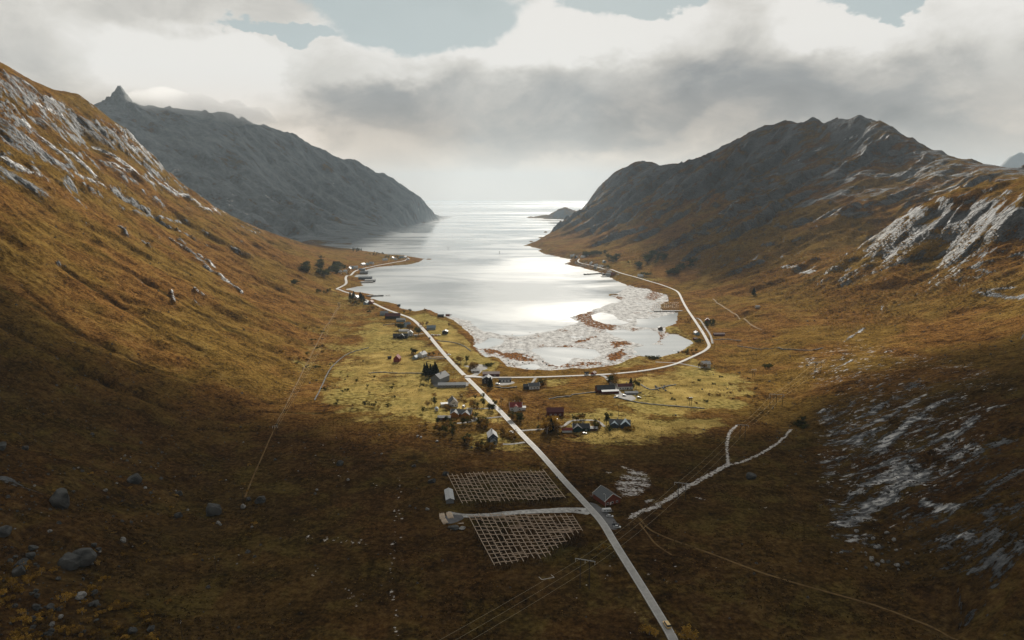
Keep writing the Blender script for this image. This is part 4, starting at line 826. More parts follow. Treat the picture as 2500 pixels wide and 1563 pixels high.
# ------------------------------------------------------------------ buildings
HOUSES = []
def ground(x, y): return float(height(x, y))
def house(name, label, px, py, L, W, Hw, rh, yaw, wall, roof, trim=None, chim=0, wins=(), door=None, cat='house', group=None, annex=None, base=0.0):
    """L along the ridge; yaw turns the ridge from the x axis; wins: (side, count, rows) side in f b l r"""
    p_ = hit(px, py); rz = R(yaw); ca, sa = math.cos(rz), math.sin(rz)
    zs = [ground(p_.x + a * L / 2 * ca - b * W / 2 * sa, p_.y + a * L / 2 * sa + b * W / 2 * ca) for a in (-1, 1) for b in (-1, 1)]
    z0 = sum(zs) / 4; low = min(zs) - z0 - .6
    t = thing(name, label, cat, (p_.x, p_.y, z0), rz, group)
    w_ = MB(); x, y = L / 2, W / 2
    vs = [(-x, -y, low), (x, -y, low), (x, y, low), (-x, y, low), (-x, -y, Hw), (x, -y, Hw), (x, y, Hw), (-x, y, Hw), (-x, 0, Hw + rh), (x, 0, Hw + rh)]
    w_.v = vs; w_.f = [(0, 1, 5, 4), (2, 3, 7, 6), (1, 2, 6, 9, 5), (3, 0, 4, 8, 7), (3, 2, 1, 0)]
    w_.build('wall', M[wall], t)
    ov, th = .45, .22; k = rh / y
    r_ = MB()
    for s_ in (-1, 1):
        e = y + ov; ze = Hw - ov * k
        P = [(-x - ov, s_ * e, ze), (x + ov, s_ * e, ze), (x + ov, 0, Hw + rh), (-x - ov, 0, Hw + rh)]
        q = [(a, b, c_ + th) for a, b, c_ in P]; P = [(a, b, c_ + .02) for a, b, c_ in P]
        n_ = len(r_.v); r_.v += P + q
        fs = [(0, 1, 2, 3), (4, 7, 6, 5), (0, 4, 5, 1), (1, 5, 6, 2), (3, 7, 4, 0)]
        if s_ > 0: fs = [f[::-1] for f in fs]
        r_.f += [tuple(n_ + i for i in f[::-1]) for f in fs]
    ro_ = r_.build('roof', M[roof], t)
    if trim:
        for e in (-1, 1):
            b_ = MB()
            for s_ in (-1, 1):
                b_.bar((e * (x + ov + .06), s_ * (y + ov), Hw - ov * k + .1), (e * (x + ov + .06), 0, Hw + rh + .12), .17)
            b_.build('gable_trim', M[trim], t)
    for i in range(chim):
        cx_ = (i - (chim - 1) / 2) * L * .4 + L * .12
        MB().box(cx_, .25, Hw + rh + .5, .8, .8, 1.9).build('chimney', M['stone'], ro_)
    for side, n_, rows in wins:
        ln = L if side in 'fb' else W
        for rr in range(rows):
            zc = 1.5 + rr * 2.6
            for i in range(n_):
                u_ = (i + .5) / n_ * ln * .86 - ln * .43
                if side in 'lr' and zc > Hw - .8: u_ *= .45
                elif side in 'fb' and zc > Hw - .5: continue
                sx = {'f': (u_, -y - .03, 0), 'b': (u_, y + .03, 0), 'r': (x + .03, u_, 1), 'l': (-x - .03, u_, 1)}[side]
                a_, b_2 = (1.25, .05) if sx[2] == 0 else (.05, 1.25); c1, c2 = (1.6, .05) if sx[2] == 0 else (.05, 1.6)
                g_ = MB().box(sx[0] + (0 if not sx[2] else math.copysign(.03, sx[0])), sx[1] + (0 if sx[2] else math.copysign(.03, sx[1])), zc, a_, b_2, 1.15).build('window', M['glass'], t)
                MB().box(sx[0], sx[1], zc, c1, c2, 1.5).build('window_frame', M['trim'], g_)
    if door:
        sx = {'f': (L * .12, -y - .04, 0), 'b': (L * .12, y + .04, 0), 'r': (x + .04, W * .12, 1), 'l': (-x - .04, W * .12, 1)}[door]
        MB().box(sx[0], sx[1], 1.0, .95 if not sx[2] else .07, .07 if not sx[2] else .95, 2.1).build('door', M['trim'] if wall in ('black', 'red', 'rust', 'teal', 'navy', 'orange', 'maroon') else M['brown'], t)
    if annex:
        for (ax, ay, aL, aW, aH, arh, ayaw, awall, aroof) in annex:
            ca2, sa2 = math.cos(R(ayaw)), math.sin(R(ayaw)); xx, yy = aL / 2, aW / 2
            def tr(q): return (ax + q[0] * ca2 - q[1] * sa2, ay + q[0] * sa2 + q[1] * ca2, q[2])
            w2 = MB(); w2.v = [tr(q) for q in [(-xx, -yy, low), (xx, -yy, low), (xx, yy, low), (-xx, yy, low), (-xx, -yy, aH), (xx, -yy, aH), (xx, yy, aH), (-xx, yy, aH), (-xx, 0, aH + arh), (xx, 0, aH + arh)]]
            w2.f = w_.f; aw = w2.build('annex', M[awall], t); r2 = MB(); kk = arh / yy
            for s_ in (-1, 1):
                P = [(-xx - .3, s_ * (yy + .3), aH - .3 * kk + .04), (xx + .3, s_ * (yy + .3), aH - .3 * kk + .04), (xx + .3, 0, aH + arh + .04), (-xx - .3, 0, aH + arh + .04)]
                q = [(a, b, c_ + .18) for a, b, c_ in P]; n_ = len(r2.v); r2.v += [tr(w3) for w3 in P + q]
                fs = [(0, 1, 2, 3), (4, 7, 6, 5), (0, 4, 5, 1), (1, 5, 6, 2), (3, 7, 4, 0)]
                if s_ > 0: fs = [f[::-1] for f in fs]
                r2.f += [tuple(n_ + i for i in f[::-1]) for f in fs]
            r2.build('annex_roof', M[aroof], aw)
    HOUSES.append((p_.x, p_.y, max(L, W) / 2)); return t
house('barn', 'red boarded barn with slate roof beside the yard where the caravan is parked', 1481, 1222, 14.5, 13, 3.6, 4.2, 115, 'rust', 'slate', 'trim', 0, [('l', 3, 1), ('r', 2, 1)], 'l', 'barn')
house('house', 'dark fronted house with pale grey roof and gabled porch, nearest house left of the road', 1202, 1076, 12, 8, 5.2, 3.6, 98, 'navy', 'paleroof', 'trim', 1, [('l', 2, 2), ('f', 3, 2)], None, annex=[(-8.2, 0, 4.8, 4.6, 2.6, 1.6, 0, 'white', 'greyroof')])
house('house', 'ochre orange boarded house with two dark gabled wings and white corner boards', 1127, 1014, 20, 9, 3.2, 2.9, 172, 'orange', 'slate', 'trim', 1, [('b', 2, 1)], None, annex=[(-5.5, 3.6, 9, 8, 3.2, 2.8, 90, 'orange', 'slate'), (5.5, 3.6, 9, 8, 3.2, 2.8, 90, 'orange', 'slate')])
house('garage', 'low dark garage with red brown posts, left of the ochre orange house', 1085, 1024, 12, 7, 2.6, 1.1, 178, 'maroon', 'darkroof', None, 0, [('b', 2, 1)], None, 'garage')
house('house', 'white house with steep black roof and pale extension above the ochre orange house', 1106, 990, 11, 8.5, 4.2, 4.2, 105, 'white', 'darkroof', 'trim', 1, [('l', 2, 2), ('f', 3, 1)], 'l', annex=[(1.0, 8.0, 9, 6, 2.6, .8, 90, 'offwhite', 'paleroof')])
house('playhouse', 'tiny pale blue garden house on the lawn below the white house with the black roof', 1066, 1002, 3.6, 3, 2.1, 1.2, 100, 'white', 'blueroof', None, 0, [('l', 1, 1)], None, 'playhouse')
house('house', 'white house with bright red roof and dormer beside the bend of the main road', 1259, 1000, 12, 9, 4.0, 3.6, 2, 'white', 'redroof', 'trim', 2, [('f', 4, 1)], 'f', annex=[(0, -5.0, 5, 4.6, 4.6, 1.8, 90, 'white', 'redroof'), (8, 0, 4, 6, 2.6, 1, 0, 'white', 'paleroof')])
house('barn', 'big dark grey boarded barn with tall gable in front of the spruce grove', 1075, 932, 20, 12.5, 6.4, 4.6, 62, 'grey', 'slate', None, 1, [], None, 'barn')
house('longhouse', 'long low grey building with pale eaves joined corner to corner with the big grey barn', 1104, 944, 31, 9, 2.9, 1.9, 3, 'grey', 'greyroof', 'paleroof', 0, [('f', 8, 1)], 'f', 'building')
house('barn', 'dark red barn with pale pink roof behind the tall black house', 1199, 918, 20, 8, 3.4, 1.9, 3, 'maroon', 'pinkroof', None, 0, [('f', 2, 1)], None, 'barn')
house('house', 'tall black boarded house with grey roof beside the junction', 1190, 934, 12, 10.5, 5.2, 3.2, 84, 'black', 'slate', None, 1, [('l', 2, 2), ('f', 2, 1)], 'f')
gb = house('garage', 'black garage with three white doors beside the coast road', 1233, 931, 14, 7, 2.6, 1.6, 2, 'black', 'darkroof', None, 0, [], None, 'garage')
for i in range(3): MB().box(-3.6 + i * 3.8, -3.58, 1.15, 2.5, .1, 2.1).build('garage_door', M['trim'], gb)
house('shed', 'small white shed at the edge of the gravel yard by the junction', 1161, 909, 10, 4.5, 2.4, 1.0, 3, 'offwhite', 'paleroof', None, 0, [('f', 2, 1)], None, 'shed')
house('house', 'white house with dark grey roof and blackish side wing below the coast road', 1303, 948, 12, 8.5, 3.8, 2.6, 8, 'white', 'slate', 'trim', 1, [('f', 3, 1), ('r', 2, 1)], None, annex=[(-8.5, 0, 6, 8, 3.4, 2.0, 0, 'black', 'darkroof')])
house('barn', 'large farm barn with black roof, pale lean-to and dark red front wall', 1477, 956, 20, 11, 3.8, 3.6, 8, 'maroon', 'darkroof', None, 0, [('r', 2, 1)], None, 'barn', annex=[(3.5, -7.2, 19, 6, 2.8, 1.0, 0, 'maroon', 'paleroof')])
house('farmhouse', 'long white farmhouse with maroon roof beside a round dark conifer', 1525, 949, 17, 7.5, 3.6, 2.3, 6, 'white', 'maroonroof', 'trim', 1, [('f', 5, 1), ('l', 1, 1)], 'f')
house('greenhouse', 'long low grey farm shed in front of the white farmhouse', 1541, 962, 14, 5, 1.8, 1.2, 4, 'grey', 'paleroof', None, 0, [], None, 'shed')
house('barn', 'maroon barn with pale roof panel above the autumn trees by the east track', 1355, 1013, 16, 9, 4.4, 3.0, 2, 'maroon', 'maroonroof', None, 0, [('f', 3, 1)], None, 'barn')
house('house', 'dark teal green house with white gable boards, white windows and white base', 1418, 1050, 15, 9, 3.4, 2.8, 2, 'teal', 'darkroof', 'trim', 1, [('f', 3, 1)], None, annex=[(-3.5, -3.2, 7, 8, 3.4, 2.8, 90, 'teal', 'darkroof'), (11, 0, 8, 6.5, 2.2, .9, 0, 'brown', 'darkroof')])
house('shed', 'small bright red roofed shed touching the teal green house', 1384, 1054, 9, 5, 2.3, 1.4, 2, 'white', 'redroof', None, 0, [], None, 'shed')
house('house', 'dark blue grey house of several wings under the round dark tree', 1513, 1040, 19, 9, 3.4, 3.0, 172, 'navy', 'slate', None, 1, [('b', 3, 1)], None, annex=[(-5, 3.5, 9, 8.5, 3.6, 3.4, 90, 'navy', 'blueroof'), (5, 3.5, 8, 7, 3.0, 2.4, 90, 'navy', 'blueroof')])
house('house', 'white house with pale roof in a ring of small trees in the left field', 1031, 871, 11, 8.5, 4.0, 3.2, 60, 'white', 'paleroof', None, 1, [('f', 2, 1)], None)
house('shed', 'small pale blue shed in front of the white house in the left field', 1014, 876, 7, 5.5, 2.6, 2.0, 70, 'blue', 'blueroof', None, 0, [], None, 'shed')
house('barn', 'narrow dark red barn with steep gable alone in the left field', 970, 882, 9.5, 7.5, 4.6, 4.0, 84, 'red', 'redroof', None, 0, [], None, 'barn')
house('shed', 'tiny dark shed left of the narrow dark red barn', 951, 876, 4.5, 4, 2.2, 1.2, 10, 'brown', 'darkroof', None, 0, [], None, 'shed')
house('barn', 'wide black boarded barn with white edged gable in the upper farmyard', 978, 825, 22, 9, 3.6, 3.2, 4, 'black', 'darkroof', None, 0, [('f', 3, 1)], None, 'barn', annex=[(2.5, -4.5, 6, 8, 3.6, 3.6, 90, 'black', 'darkroof')])
house('farmhouse', 'white gabled farmhouse facing the road at the upper farmyard', 1002, 819, 10, 8, 4.4, 3.6, 100, 'white', 'paleroof', None, 1, [('l', 2, 2)], None)
house('shed', 'long white shed behind the upper farmyard', 986, 810, 15, 6, 2.6, 1.2, 4, 'white', 'paleroof', None, 0, [], None, 'shed')
house('house', 'small black cottage with white edged gable behind the upper farmyard trees', 994, 797, 10, 8, 3.6, 3.4, 30, 'black', 'blueroof', 'trim', 1, [], None, annex=[(-6, -3, 7, 5, 2.6, 1.2, 0, 'blue', 'blueroof')])
house('barn', 'pale blue grey barn directly below the maroon roofed barn', 979, 785, 15, 8, 3.4, 2.6, 3, 'blue', 'paleroof', None, 0, [('f', 2, 1)], None, 'barn')
house('barn', 'large dark barn with maroon roof astride the bend of the main road', 959, 777, 26, 12, 4.6, 4.4, 4, 'black', 'maroonroof', None, 0, [], None, 'barn')
house('house', 'grey roofed house touching the left end of the large maroon roofed barn', 938, 769, 14, 9, 3.8, 3.2, 20, 'blue', 'greyroof', None, 1, [], None)
house('house', 'blue grey house with hipped looking roof on the lawn right of the road', 1053, 804, 14, 10, 3.2, 3.0, 4, 'blue', 'blueroof', None, 1, [('f', 4, 1)], None)
house('shed', 'square black shed with white corner board on the shore side field', 1087, 815, 8.5, 8.5, 4.2, 1.8, 86, 'black', 'darkroof', None, 0, [], None, 'shed')
house('boathouse', 'dark brown boathouse on the grass bank at the shore', 1076, 774, 11, 6, 2.6, 2.0, 4, 'brown', 'darkroof', None, 0, [], None, 'boathouse')
house('boathouse', 'small red boathouse standing in the seaweed on the left shore', 1093, 771.5, 7, 4.5, 2.0, 1.4, 4, 'red', 'rustroof', None, 0, [], None, 'boathouse')
house('shed', 'small weathered hut at the water edge above the grass bank', 974, 748, 5, 4, 2.4, 1.6, 20, 'brown', 'darkroof', None, 0, [], None, 'shed')
house('shed', 'small red shed beside the coast road opposite the farm track', 1449, 914, 6.5, 4.5, 2.2, 1.6, 60, 'red', 'pinkroof', None, 0, [], None, 'shed')
house('shed', 'small white fronted hut beside the coast road, left of the small red shed', 1432, 915, 4.5, 4, 2.3, 1.2, 0, 'white', 'darkroof', None, 0, [('f', 1, 1)], None, 'shed')
house('house', 'pale blue cabin between the coast road and the tidal pool', 1701, 817, 9, 7, 3.2, 2.2, 95, 'blue', 'paleroof', None, 1, [('f', 2, 1)], None)
house('house', 'faded pink house behind the bushes right of the coast road', 1727, 787, 9, 8, 4.0, 3.2, 70, 'rust', 'pinkroof', None, 1, [], None)
house('shed', 'long low red brown shed with pale roof in the open moor beside the coast road', 1755, 819, 17, 6, 2.4, 1.6, 4, 'maroon', 'pinkroof', None, 0, [], None, 'shed')
house('house', 'tall white two storey house alone right of the big road bend', 1722, 897, 10, 9, 5.4, 2.8, 5, 'white', 'paleroof', 'trim', 1, [('f', 3, 2), ('r', 2, 2)], 'r')
house('boathouse', 'square dark boathouse between the tidal pools', 1612, 805, 8, 6.5, 3.8, 1.6, 88, 'brown', 'darkroof', None, 0, [], None, 'boathouse')
house('shed', 'pinkish boat shed at the corner of the lowest tidal pool', 1697, 829, 6, 4, 1.8, 1.2, 30, 'rust', 'pinkroof', None, 0, [], None, 'shed')
house('hut', 'small pale hut on the open moor high above the coast road', 1849, 751, 7, 5, 2.3, 1.6, 5, 'offwhite', 'paleroof', None, 0, [], None, 'hut')
house('house', 'white house between dark spruces where the road nears the fjord', 871, 730, 12, 9, 3.8, 3.6, 80, 'white', 'paleroof', None, 1, [], None)
house('house', 'pale blue house among trees just above the road, left of a rust red house', 895, 743, 11, 8, 3.6, 3.0, 60, 'blue', 'blueroof', None, 1, [], None)
house('house', 'rust red house touching the road below the spruces', 906, 741, 11, 8, 3.8, 3.2, 80, 'rust', 'rustroof', None, 1, [], None)
hl = [(829,667,'white','paleroof','white house at the right edge of the dark wood'), (841,665,'offwhite','greyroof','cream house just left of the road below the dark wood'), (853,658,'white','greyroof','wide white house with grey roof above the road curve'), (858,655,'blue','paleroof','small pale house behind the wide white house'), (868,655,'offwhite','paleroof','cream gabled house on the slope above the jetties'),
      (886,648,'white','paleroof','bright white house highest of the row above the shore road'), (897,647,'blue','blueroof','pale blue house right of the bright white one'), (907,645,'white','greyroof','last white house of the row before the bare grass'),
      (940,636,'white','paleroof','first white house of the point, left of the trees'), (958,632,'white','paleroof','white house with bright roof behind the trees of the point'), (966,635,'offwhite','paleroof','pale gabled house in the middle of the point'), (980,630,'blue','greyroof','grey house near the end of the point'), (989,630,'white','greyroof','small white house second from the end of the point'), (996,635,'white','paleroof','white house at the road end on the point')]
for i, (a, b, wl, rf, lb) in enumerate(hl): house('house', lb, a, b, 12 + (i % 3) * 2, 9, 3.8, 3.4, (i * 47) % 170, wl, rf, None, 0, [], None)
house('warehouse', 'long dark fish warehouse on the wharf at the left shore', 892, 683, 34, 12, 5, 3, 2, 'navy', 'greyroof', None, 0, [('f', 4, 1)], None, 'warehouse')
house('warehouse', 'lower dark building with white roof edge at the outer end of the wharf', 904, 688, 26, 12, 4, 2.4, 3, 'black', 'paleroof', None, 0, [], None, 'warehouse')
house('boathouse', 'grey boathouse on the stony spit north of the wharf', 889, 668, 22, 9, 4, 3, 5, 'grey', 'greyroof', None, 0, [], None, 'boathouse')
house('boathouse', 'low grey boathouse just beyond the first one on the spit', 884, 661, 18, 9, 3.5, 2.6, 5, 'grey', 'blueroof', None, 0, [], None, 'boathouse')
rh_ = [(1396,627,'white','paleroof','white house nearest the water under the right mountain','house'), (1407,629,'black','darkroof','dark shed next to the white waterside house','shed'), (1423,629,'white','paleroof','white house behind the pier on the far right shore','house'), (1432,625,'offwhite','greyroof','cream house by the wood on the far right shore','house'), (1443,644,'white','greyroof','white roofed house standing alone in the grass above the far pier','house'), (1564,676,'white','paleroof','white house with dark trees behind it on the far right shore','house'),
       (1455,651,'white','paleroof','tiny white cabin above the far shore road','cabin'), (1474,673,'black','darkroof','dark quay shed beside the breakwater','shed'), (1486,672,'grey','paleroof','grey quay shed right of the dark one','shed'), (1497,671,'rust','rustroof','rust coloured quay shed at the end of the row','shed'), (1475,641,'blue','greyroof','little grey hut at the edge of the lower wood','hut')]
for i, (a, b, wl, rf, lb, ct) in enumerate(rh_): house(ct, lb, a, b, 11 + (i % 3) * 2, 8, 3.6, 3.0, (i * 61) % 170, wl, rf, None, 0, [], None, ct)
house('shed', 'narrow grey metal roofed shed beside the upper drying rack', 1097, 1218, 16.5, 5.2, 3.0, 1.2, 99, 'grey', 'paleroof', None, 0, [], None, 'shed')
# ------------------------------------------------------------------ trees
def crown_mesh(name, kind, seed, mat):
    rr = np.random.RandomState(seed); V_ = []; F_ = []
    def leafq(c0, s_):
        a = rr.normal(size=3); a /= np.linalg.norm(a); b = np.cross(a, rr.normal(size=3)); b /= np.linalg.norm(b) + 1e-9
        n_ = len(V_); k = [rr.uniform(.7, 1.3) for _ in range(4)]
        V_.extend([tuple(c0 + a * s_ * k[0]), tuple(c0 + b * s_ * k[1]), tuple(c0 - a * s_ * k[2]), tuple(c0 - b * s_ * k[3])]); F_.append((n_, n_ + 1, n_ + 2, n_ + 3))
    if kind == 'conifer':
        for i in range(620):
            h = rr.uniform(0.08, 1) ** .9; r_ = (1 - h) * .26 * (0.75 + .35 * math.sin(h * 42)) + .015
            t = rr.uniform(0, 6.283); q = math.sqrt(rr.uniform(.3, 1)) * r_; leafq(np.array([math.cos(t) * q, math.sin(t) * q, h + rr.normal() * .01]), .035 + .012 * rr.rand())
    elif kind == 'bush':
        cl = [(rr.normal(size=3) * [.28, .28, .10] + [0, 0, .30], rr.uniform(.16, .30)) for _ in range(8)]
        for c0, r_ in cl:
            for i in range(60):
                d_ = rr.normal(size=3); d_ /= np.linalg.norm(d_); leafq(c0 + d_ * r_ * rr.uniform(.6, 1.05) * [1, 1, .8], .055)
    else:
        n_c = 13 if kind == 'round' else 16; sp_2 = .20 if kind == 'round' else .25
        cl = []
        for _ in range(n_c):
            cl.append((np.array([rr.normal() * sp_2 * .75, rr.normal() * sp_2 * .75, rr.uniform(.34, .88)]), rr.uniform(.10, .19)))
        for c0, r_ in cl:
            for i in range(38 if kind == 'round' else 24):
                d_ = rr.normal(size=3); d_ /= np.linalg.norm(d_); leafq(c0 + d_ * r_ * rr.uniform(.4, 1.1), .030 + .014 * rr.rand())
    me = bpy.data.meshes.new(name); me.from_pydata([tuple(q) for q in V_], [], F_); me.update(); me.materials.append(mat); return me
def trunk_mesh(name, seed, mat, kind):
    rr = random.Random(seed); b_ = MB()
    if kind == 'bush':
        for i in range(5): t = rr.uniform(0, 6.28); b_.bar((0, 0, -.08), (math.cos(t) * .2, math.sin(t) * .2, .32), .022, 4, .01)
    else:
        top = .95 if kind == 'conifer' else .72
        b_.bar((0, 0, -.06), (.01, .0, top * .5), .028, 6, .019); b_.bar((.01, 0, top * .5), (0, .01, top), .019, 5, .006)
        if kind != 'conifer':
            for i in range(7):
                h = rr.uniform(.28, .6); t = rr.uniform(0, 6.28); b_.bar((.01, 0, h), (math.cos(t) * .24, math.sin(t) * .24, h + rr.uniform(.12, .28)), .011, 4, .004)
    me = bpy.data.meshes.new(name); me.from_pydata(b_.v, [], b_.f); me.update(); me.materials.append(mat); return me
TM = {}
for kd, mt, bk in (('conifer', 'needle', 'bark'), ('round', 'leafgreen', 'bark'), ('birch', 'leafautumn', 'birchbark'), ('gold', 'leafgold', 'birchbark'), ('bush', 'leafautumn', 'bark'), ('darkbush', 'leafgreen', 'bark'), ('goldbush', 'leafgold', 'bark'), ('darkround', 'leafdark', 'bark')):
    base_k = {'gold': 'birch', 'darkbush': 'bush', 'goldbush': 'bush', 'darkround': 'round'}.get(kd, kd)
    TM[kd] = [(crown_mesh(kd + ' crown', base_k, 100 + i * 7 + len(kd), M[mt]), trunk_mesh(kd + ' trunk', 200 + i, M[bk], base_k)) for i in range(3)]
TREES = []
def tree(kd, x, y, h, label, group, wide=1.0, cat=None, nm=None):
    bush_ = 'bush' in kd
    nm = nm or ('shrub' if bush_ else ('spruce_tree' if kd == 'conifer' else 'birch_tree' if kd in ('birch', 'gold') else 'tree'))
    t = thing(nm, label, cat or ('shrub' if bush_ else 'tree'), (x, y, ground(x, y)), random.uniform(0, 6.28), group)
    cm_, tm_ = random.choice(TM[kd]); wd = wide * random.uniform(.85, 1.15)
    for n_, me in (('crown', cm_), ('stems' if bush_ else 'trunk', tm_)):
        o = bpy.data.objects.new(n_, me); C.objects.link(o); o.parent = t
    t.scale = (h * wd, h * wd, h); TREES.append((x, y)); return t
def clear(x, y, m=1.0):
    return all((x - a) ** 2 + (y - b) ** 2 > (r + m) ** 2 for a, b, r in HOUSES)
def grove(pts, n_, hr, label, group, wide=1.0, avoid=True, rng=None):
    """pts: traced ellipse (px,py,rx,ry) of tree feet"""
    cx_, cy2, rx, ry = pts; k = 0; tries = 0
    while k < n_ and tries < n_ * 20:
        tries += 1; a = random.uniform(0, 6.283); q = math.sqrt(random.random()); g_ = hit(cx_ + rx * q * math.cos(a), cy2 + ry * q * math.sin(a))
        if g_.z < .6 or (avoid and not clear(g_.x, g_.y)): continue
        tree(random.choice(rng), g_.x, g_.y, random.uniform(*hr), label, group, wide); k += 1
def one(kd, px, py, h, label, wide=1.0, group=None, nm=None):
    g_ = hit(px, py); return tree(kd, g_.x, g_.y, h, label, group, wide, None, nm)
grove((1058, 915, 26, 9), 16, (9, 14), 'dark spruce packed in the grove behind the big grey barn', 'spruces of the grove behind the big grey barn', 1.25, True, ['conifer'])
one('darkround', 1030, 948, 7, 'dark round bush alone left of the big grey barn', 1.2); one('darkround', 1046, 936, 8, 'dark shaggy tree at the left corner of the big grey barn', 1.1)
one('conifer', 1197, 947, 12, 'dark spruce in front of the tall black house', 1.5)
one('darkround', 1022, 817, 12, 'big dark round tree at the roadside by the upper farmyard', 1.5); grove((980, 806, 9, 4), 4, (9, 12), 'dark tree behind the wide black barn', 'trees behind the wide black barn', 1.3, True, ['darkround']); grove((1003, 806, 6, 3), 3, (8, 10), 'brownish tree beside the small black cottage', 'brownish trees by the small black cottage', 1.2, True, ['birch'])
grove((1009, 866, 7, 6), 6, (6, 9), 'small brown tree left of the white house in the left field', 'small trees round the white house in the left field', 1.2, True, ['birch', 'darkround'])
for a, b, h in ((1049, 869, 5), (1058, 869, 6), (1071, 868, 4)): one('darkround', a, b, h, 'small tree along the drive of the white house in the left field', 1.0, 'small trees along that drive')
for a, b in ((1026, 797), (1032, 796), (1041, 796), (1043, 795)): one('birch', a, b, 8, 'thin pale birch on the lawn left of the blue grey house', .8, 'thin birches by the blue grey house')
one('round', 1001, 764, 8, 'round tree on the lawn edge, right of the other by the shore', 1.2); one('round', 987, 765, 6, 'smaller round tree on the lawn near the shore', 1.1); one('birch', 1038, 764, 9, 'lone tree standing before the orange seaweed', .9); one('birch', 1097, 800, 9, 'rounded tree near the square black shed', 1.1)
one('darkround', 1139, 885, 9, 'dark round tree at the corner of the gravel yard', 1.3); grove((1122, 886, 7, 4), 4, (6, 9), 'thin brown tree left of the gravel yard', 'thin trees left of the gravel yard', 1.1, True, ['birch']); grove((1155, 903, 10, 7), 9, (6, 9), 'thin purple brown tree around the gravel yard', 'thin trees around the gravel yard', 1.1, True, ['birch']); grove((1192, 891, 8, 3), 5, (3, 5), 'dark bush right of the gravel yard', 'dark bushes right of the gravel yard', 1.6, True, ['darkbush'])
one('darkround', 1319, 940, 8, 'round dark tree right of the white house below the coast road', 1.6); one('bush', 1326, 938, 5, 'brown bush with reddish top beside the round dark tree', 1.3)
grove((1493, 938, 14, 7), 8, (7, 12), 'brown birch beside the farm track', 'brown birches beside the farm track', 1.1, True, ['birch', 'darkround']); one('darkround', 1553, 952, 13, 'big round dark conifer at the end of the white farmhouse', 1.0); one('conifer', 1540, 944, 10, 'narrow dark spruce behind the white farmhouse', 1.2)
one('darkround', 1480, 1037, 12, 'round dark tree like a ball left of the blue grey house', 1.1)
grove((1350, 1052, 20, 10), 13, (7, 13), 'rust brown tree in the clump left of the small red shed', 'rust brown trees left of the small red shed', 1.15, True, ['birch', 'gold', 'conifer']); grove((1408, 1024, 22, 4), 8, (4, 7), 'low brown tree along the loop behind the teal green house', 'low trees behind the teal green house', 1.1, True, ['birch', 'darkround']); grove((1452, 1040, 10, 8), 6, (4, 7), 'olive shrub at the right end of the teal green house', 'shrubs at the right end of the teal green house', 1.2, True, ['round', 'bush']); grove((1530, 1046, 14, 6), 5, (3, 5), 'yellowish shrub against the blue grey house', 'shrubs against the blue grey house', 1.2, True, ['goldbush', 'bush'])
grove((1256, 983, 17, 5), 8, (6, 8), 'bare brown tree behind the red roofed house', 'brown trees behind the red roofed house', 1.2, True, ['birch']); grove((1262, 1023, 14, 10), 10, (5, 9), 'dark tree in the shade below the red roofed house', 'dark trees below the red roofed house', 1.2, True, ['darkround', 'birch']); one('birch', 1224, 990, 10, 'thin tree between the main road and the red roofed house', .7)
one('darkround', 1181, 992, 9, 'dark leaning tree at the roadside hedge corner', 1.1); grove((1197, 1005, 10, 6), 5, (5, 8), 'small dark tree between the two drives', 'small trees between the two drives', 1.1, True, ['darkround', 'birch']); grove((1160, 997, 12, 10), 5, (6, 8), 'thin garden tree along the drive of the white house with the black roof', 'thin garden trees along that drive', .9, True, ['birch'])
one('darkround', 1061, 990, 9, 'dark ragged tree left of the tiny blue garden house', 1.2); grove((1090, 998, 12, 5), 5, (4, 6), 'brownish shrub between the white and the orange house', 'shrubs between the white and the orange house', 1.2, True, ['bush', 'birch'])
grove((1178, 1040, 14, 8), 10, (6, 9), 'dark tree in the thicket above the grey roofed house', 'dark trees above the grey roofed house', 1.1, True, ['darkround', 'birch']); grove((1140, 1036, 20, 5), 6, (5, 8), 'brown tree on the bank below the orange house', 'brown trees below the orange house', 1.1, True, ['birch', 'round']); grove((1075, 1048, 40, 18), 16, (4, 8), 'scattered brown birch on the dark slope below the garage', 'birches scattered below the garage', 1.1, True, ['birch', 'round'])
one('darkround', 1105, 1066, 8, 'dark round tree with a shadow left of the grey roofed house', 1.0); grove((1142, 1082, 12, 7), 6, (5, 8), 'bushy tree at the left side of the lawn by the grey roofed house', 'bushy trees left of the small lawn', 1.2, True, ['darkround', 'birch']); grove((1195, 1095, 32, 8), 12, (4, 8), 'dark shrub in front of the grey roofed house', 'dark shrubs in front of the grey roofed house', 1.2, True, ['darkround', 'birch', 'bush']); grove((1240, 1064, 20, 10), 9, (4, 7), 'brown shrub between the grey roofed house and the road', 'brown shrubs beside the road there', 1.2, True, ['birch', 'bush'])
grove((1722, 896, 20, 6), 6, (5, 8), 'small brown tree round the tall white house', 'small trees round the tall white house', 1.1, True, ['birch']); grove((1733, 793, 16, 6), 12, (5, 8), 'dark green bush around the faded pink house', 'bushes around the faded pink house', 1.4, True, ['darkround', 'round']); grove((1706, 835, 12, 5), 7, (4, 7), 'olive bush inside the big road bend', 'olive bushes inside the big road bend', 1.3, True, ['round']); grove((1680, 862, 26, 6), 12, (3, 5), 'olive shrub on the bank below the tidal pool', 'shrubs on the bank below the tidal pool', 1.3, True, ['round', 'bush']); grove((1590, 874, 16, 3), 5, (3, 6), 'dark shrub at the rim of the tidal pools', 'dark shrubs at the rim of the tidal pools', 1.3, True, ['darkbush']); grove((1675, 785, 14, 8), 7, (4, 6), 'low brown tree on the grass between pool and coast road', 'low trees between pool and coast road', 1.2, True, ['birch'])
grove((1872, 897, 14, 4), 6, (3, 4), 'low dark shrub on the orange moor', 'low dark shrubs in a patch on the orange moor', 2, True, ['darkbush'])
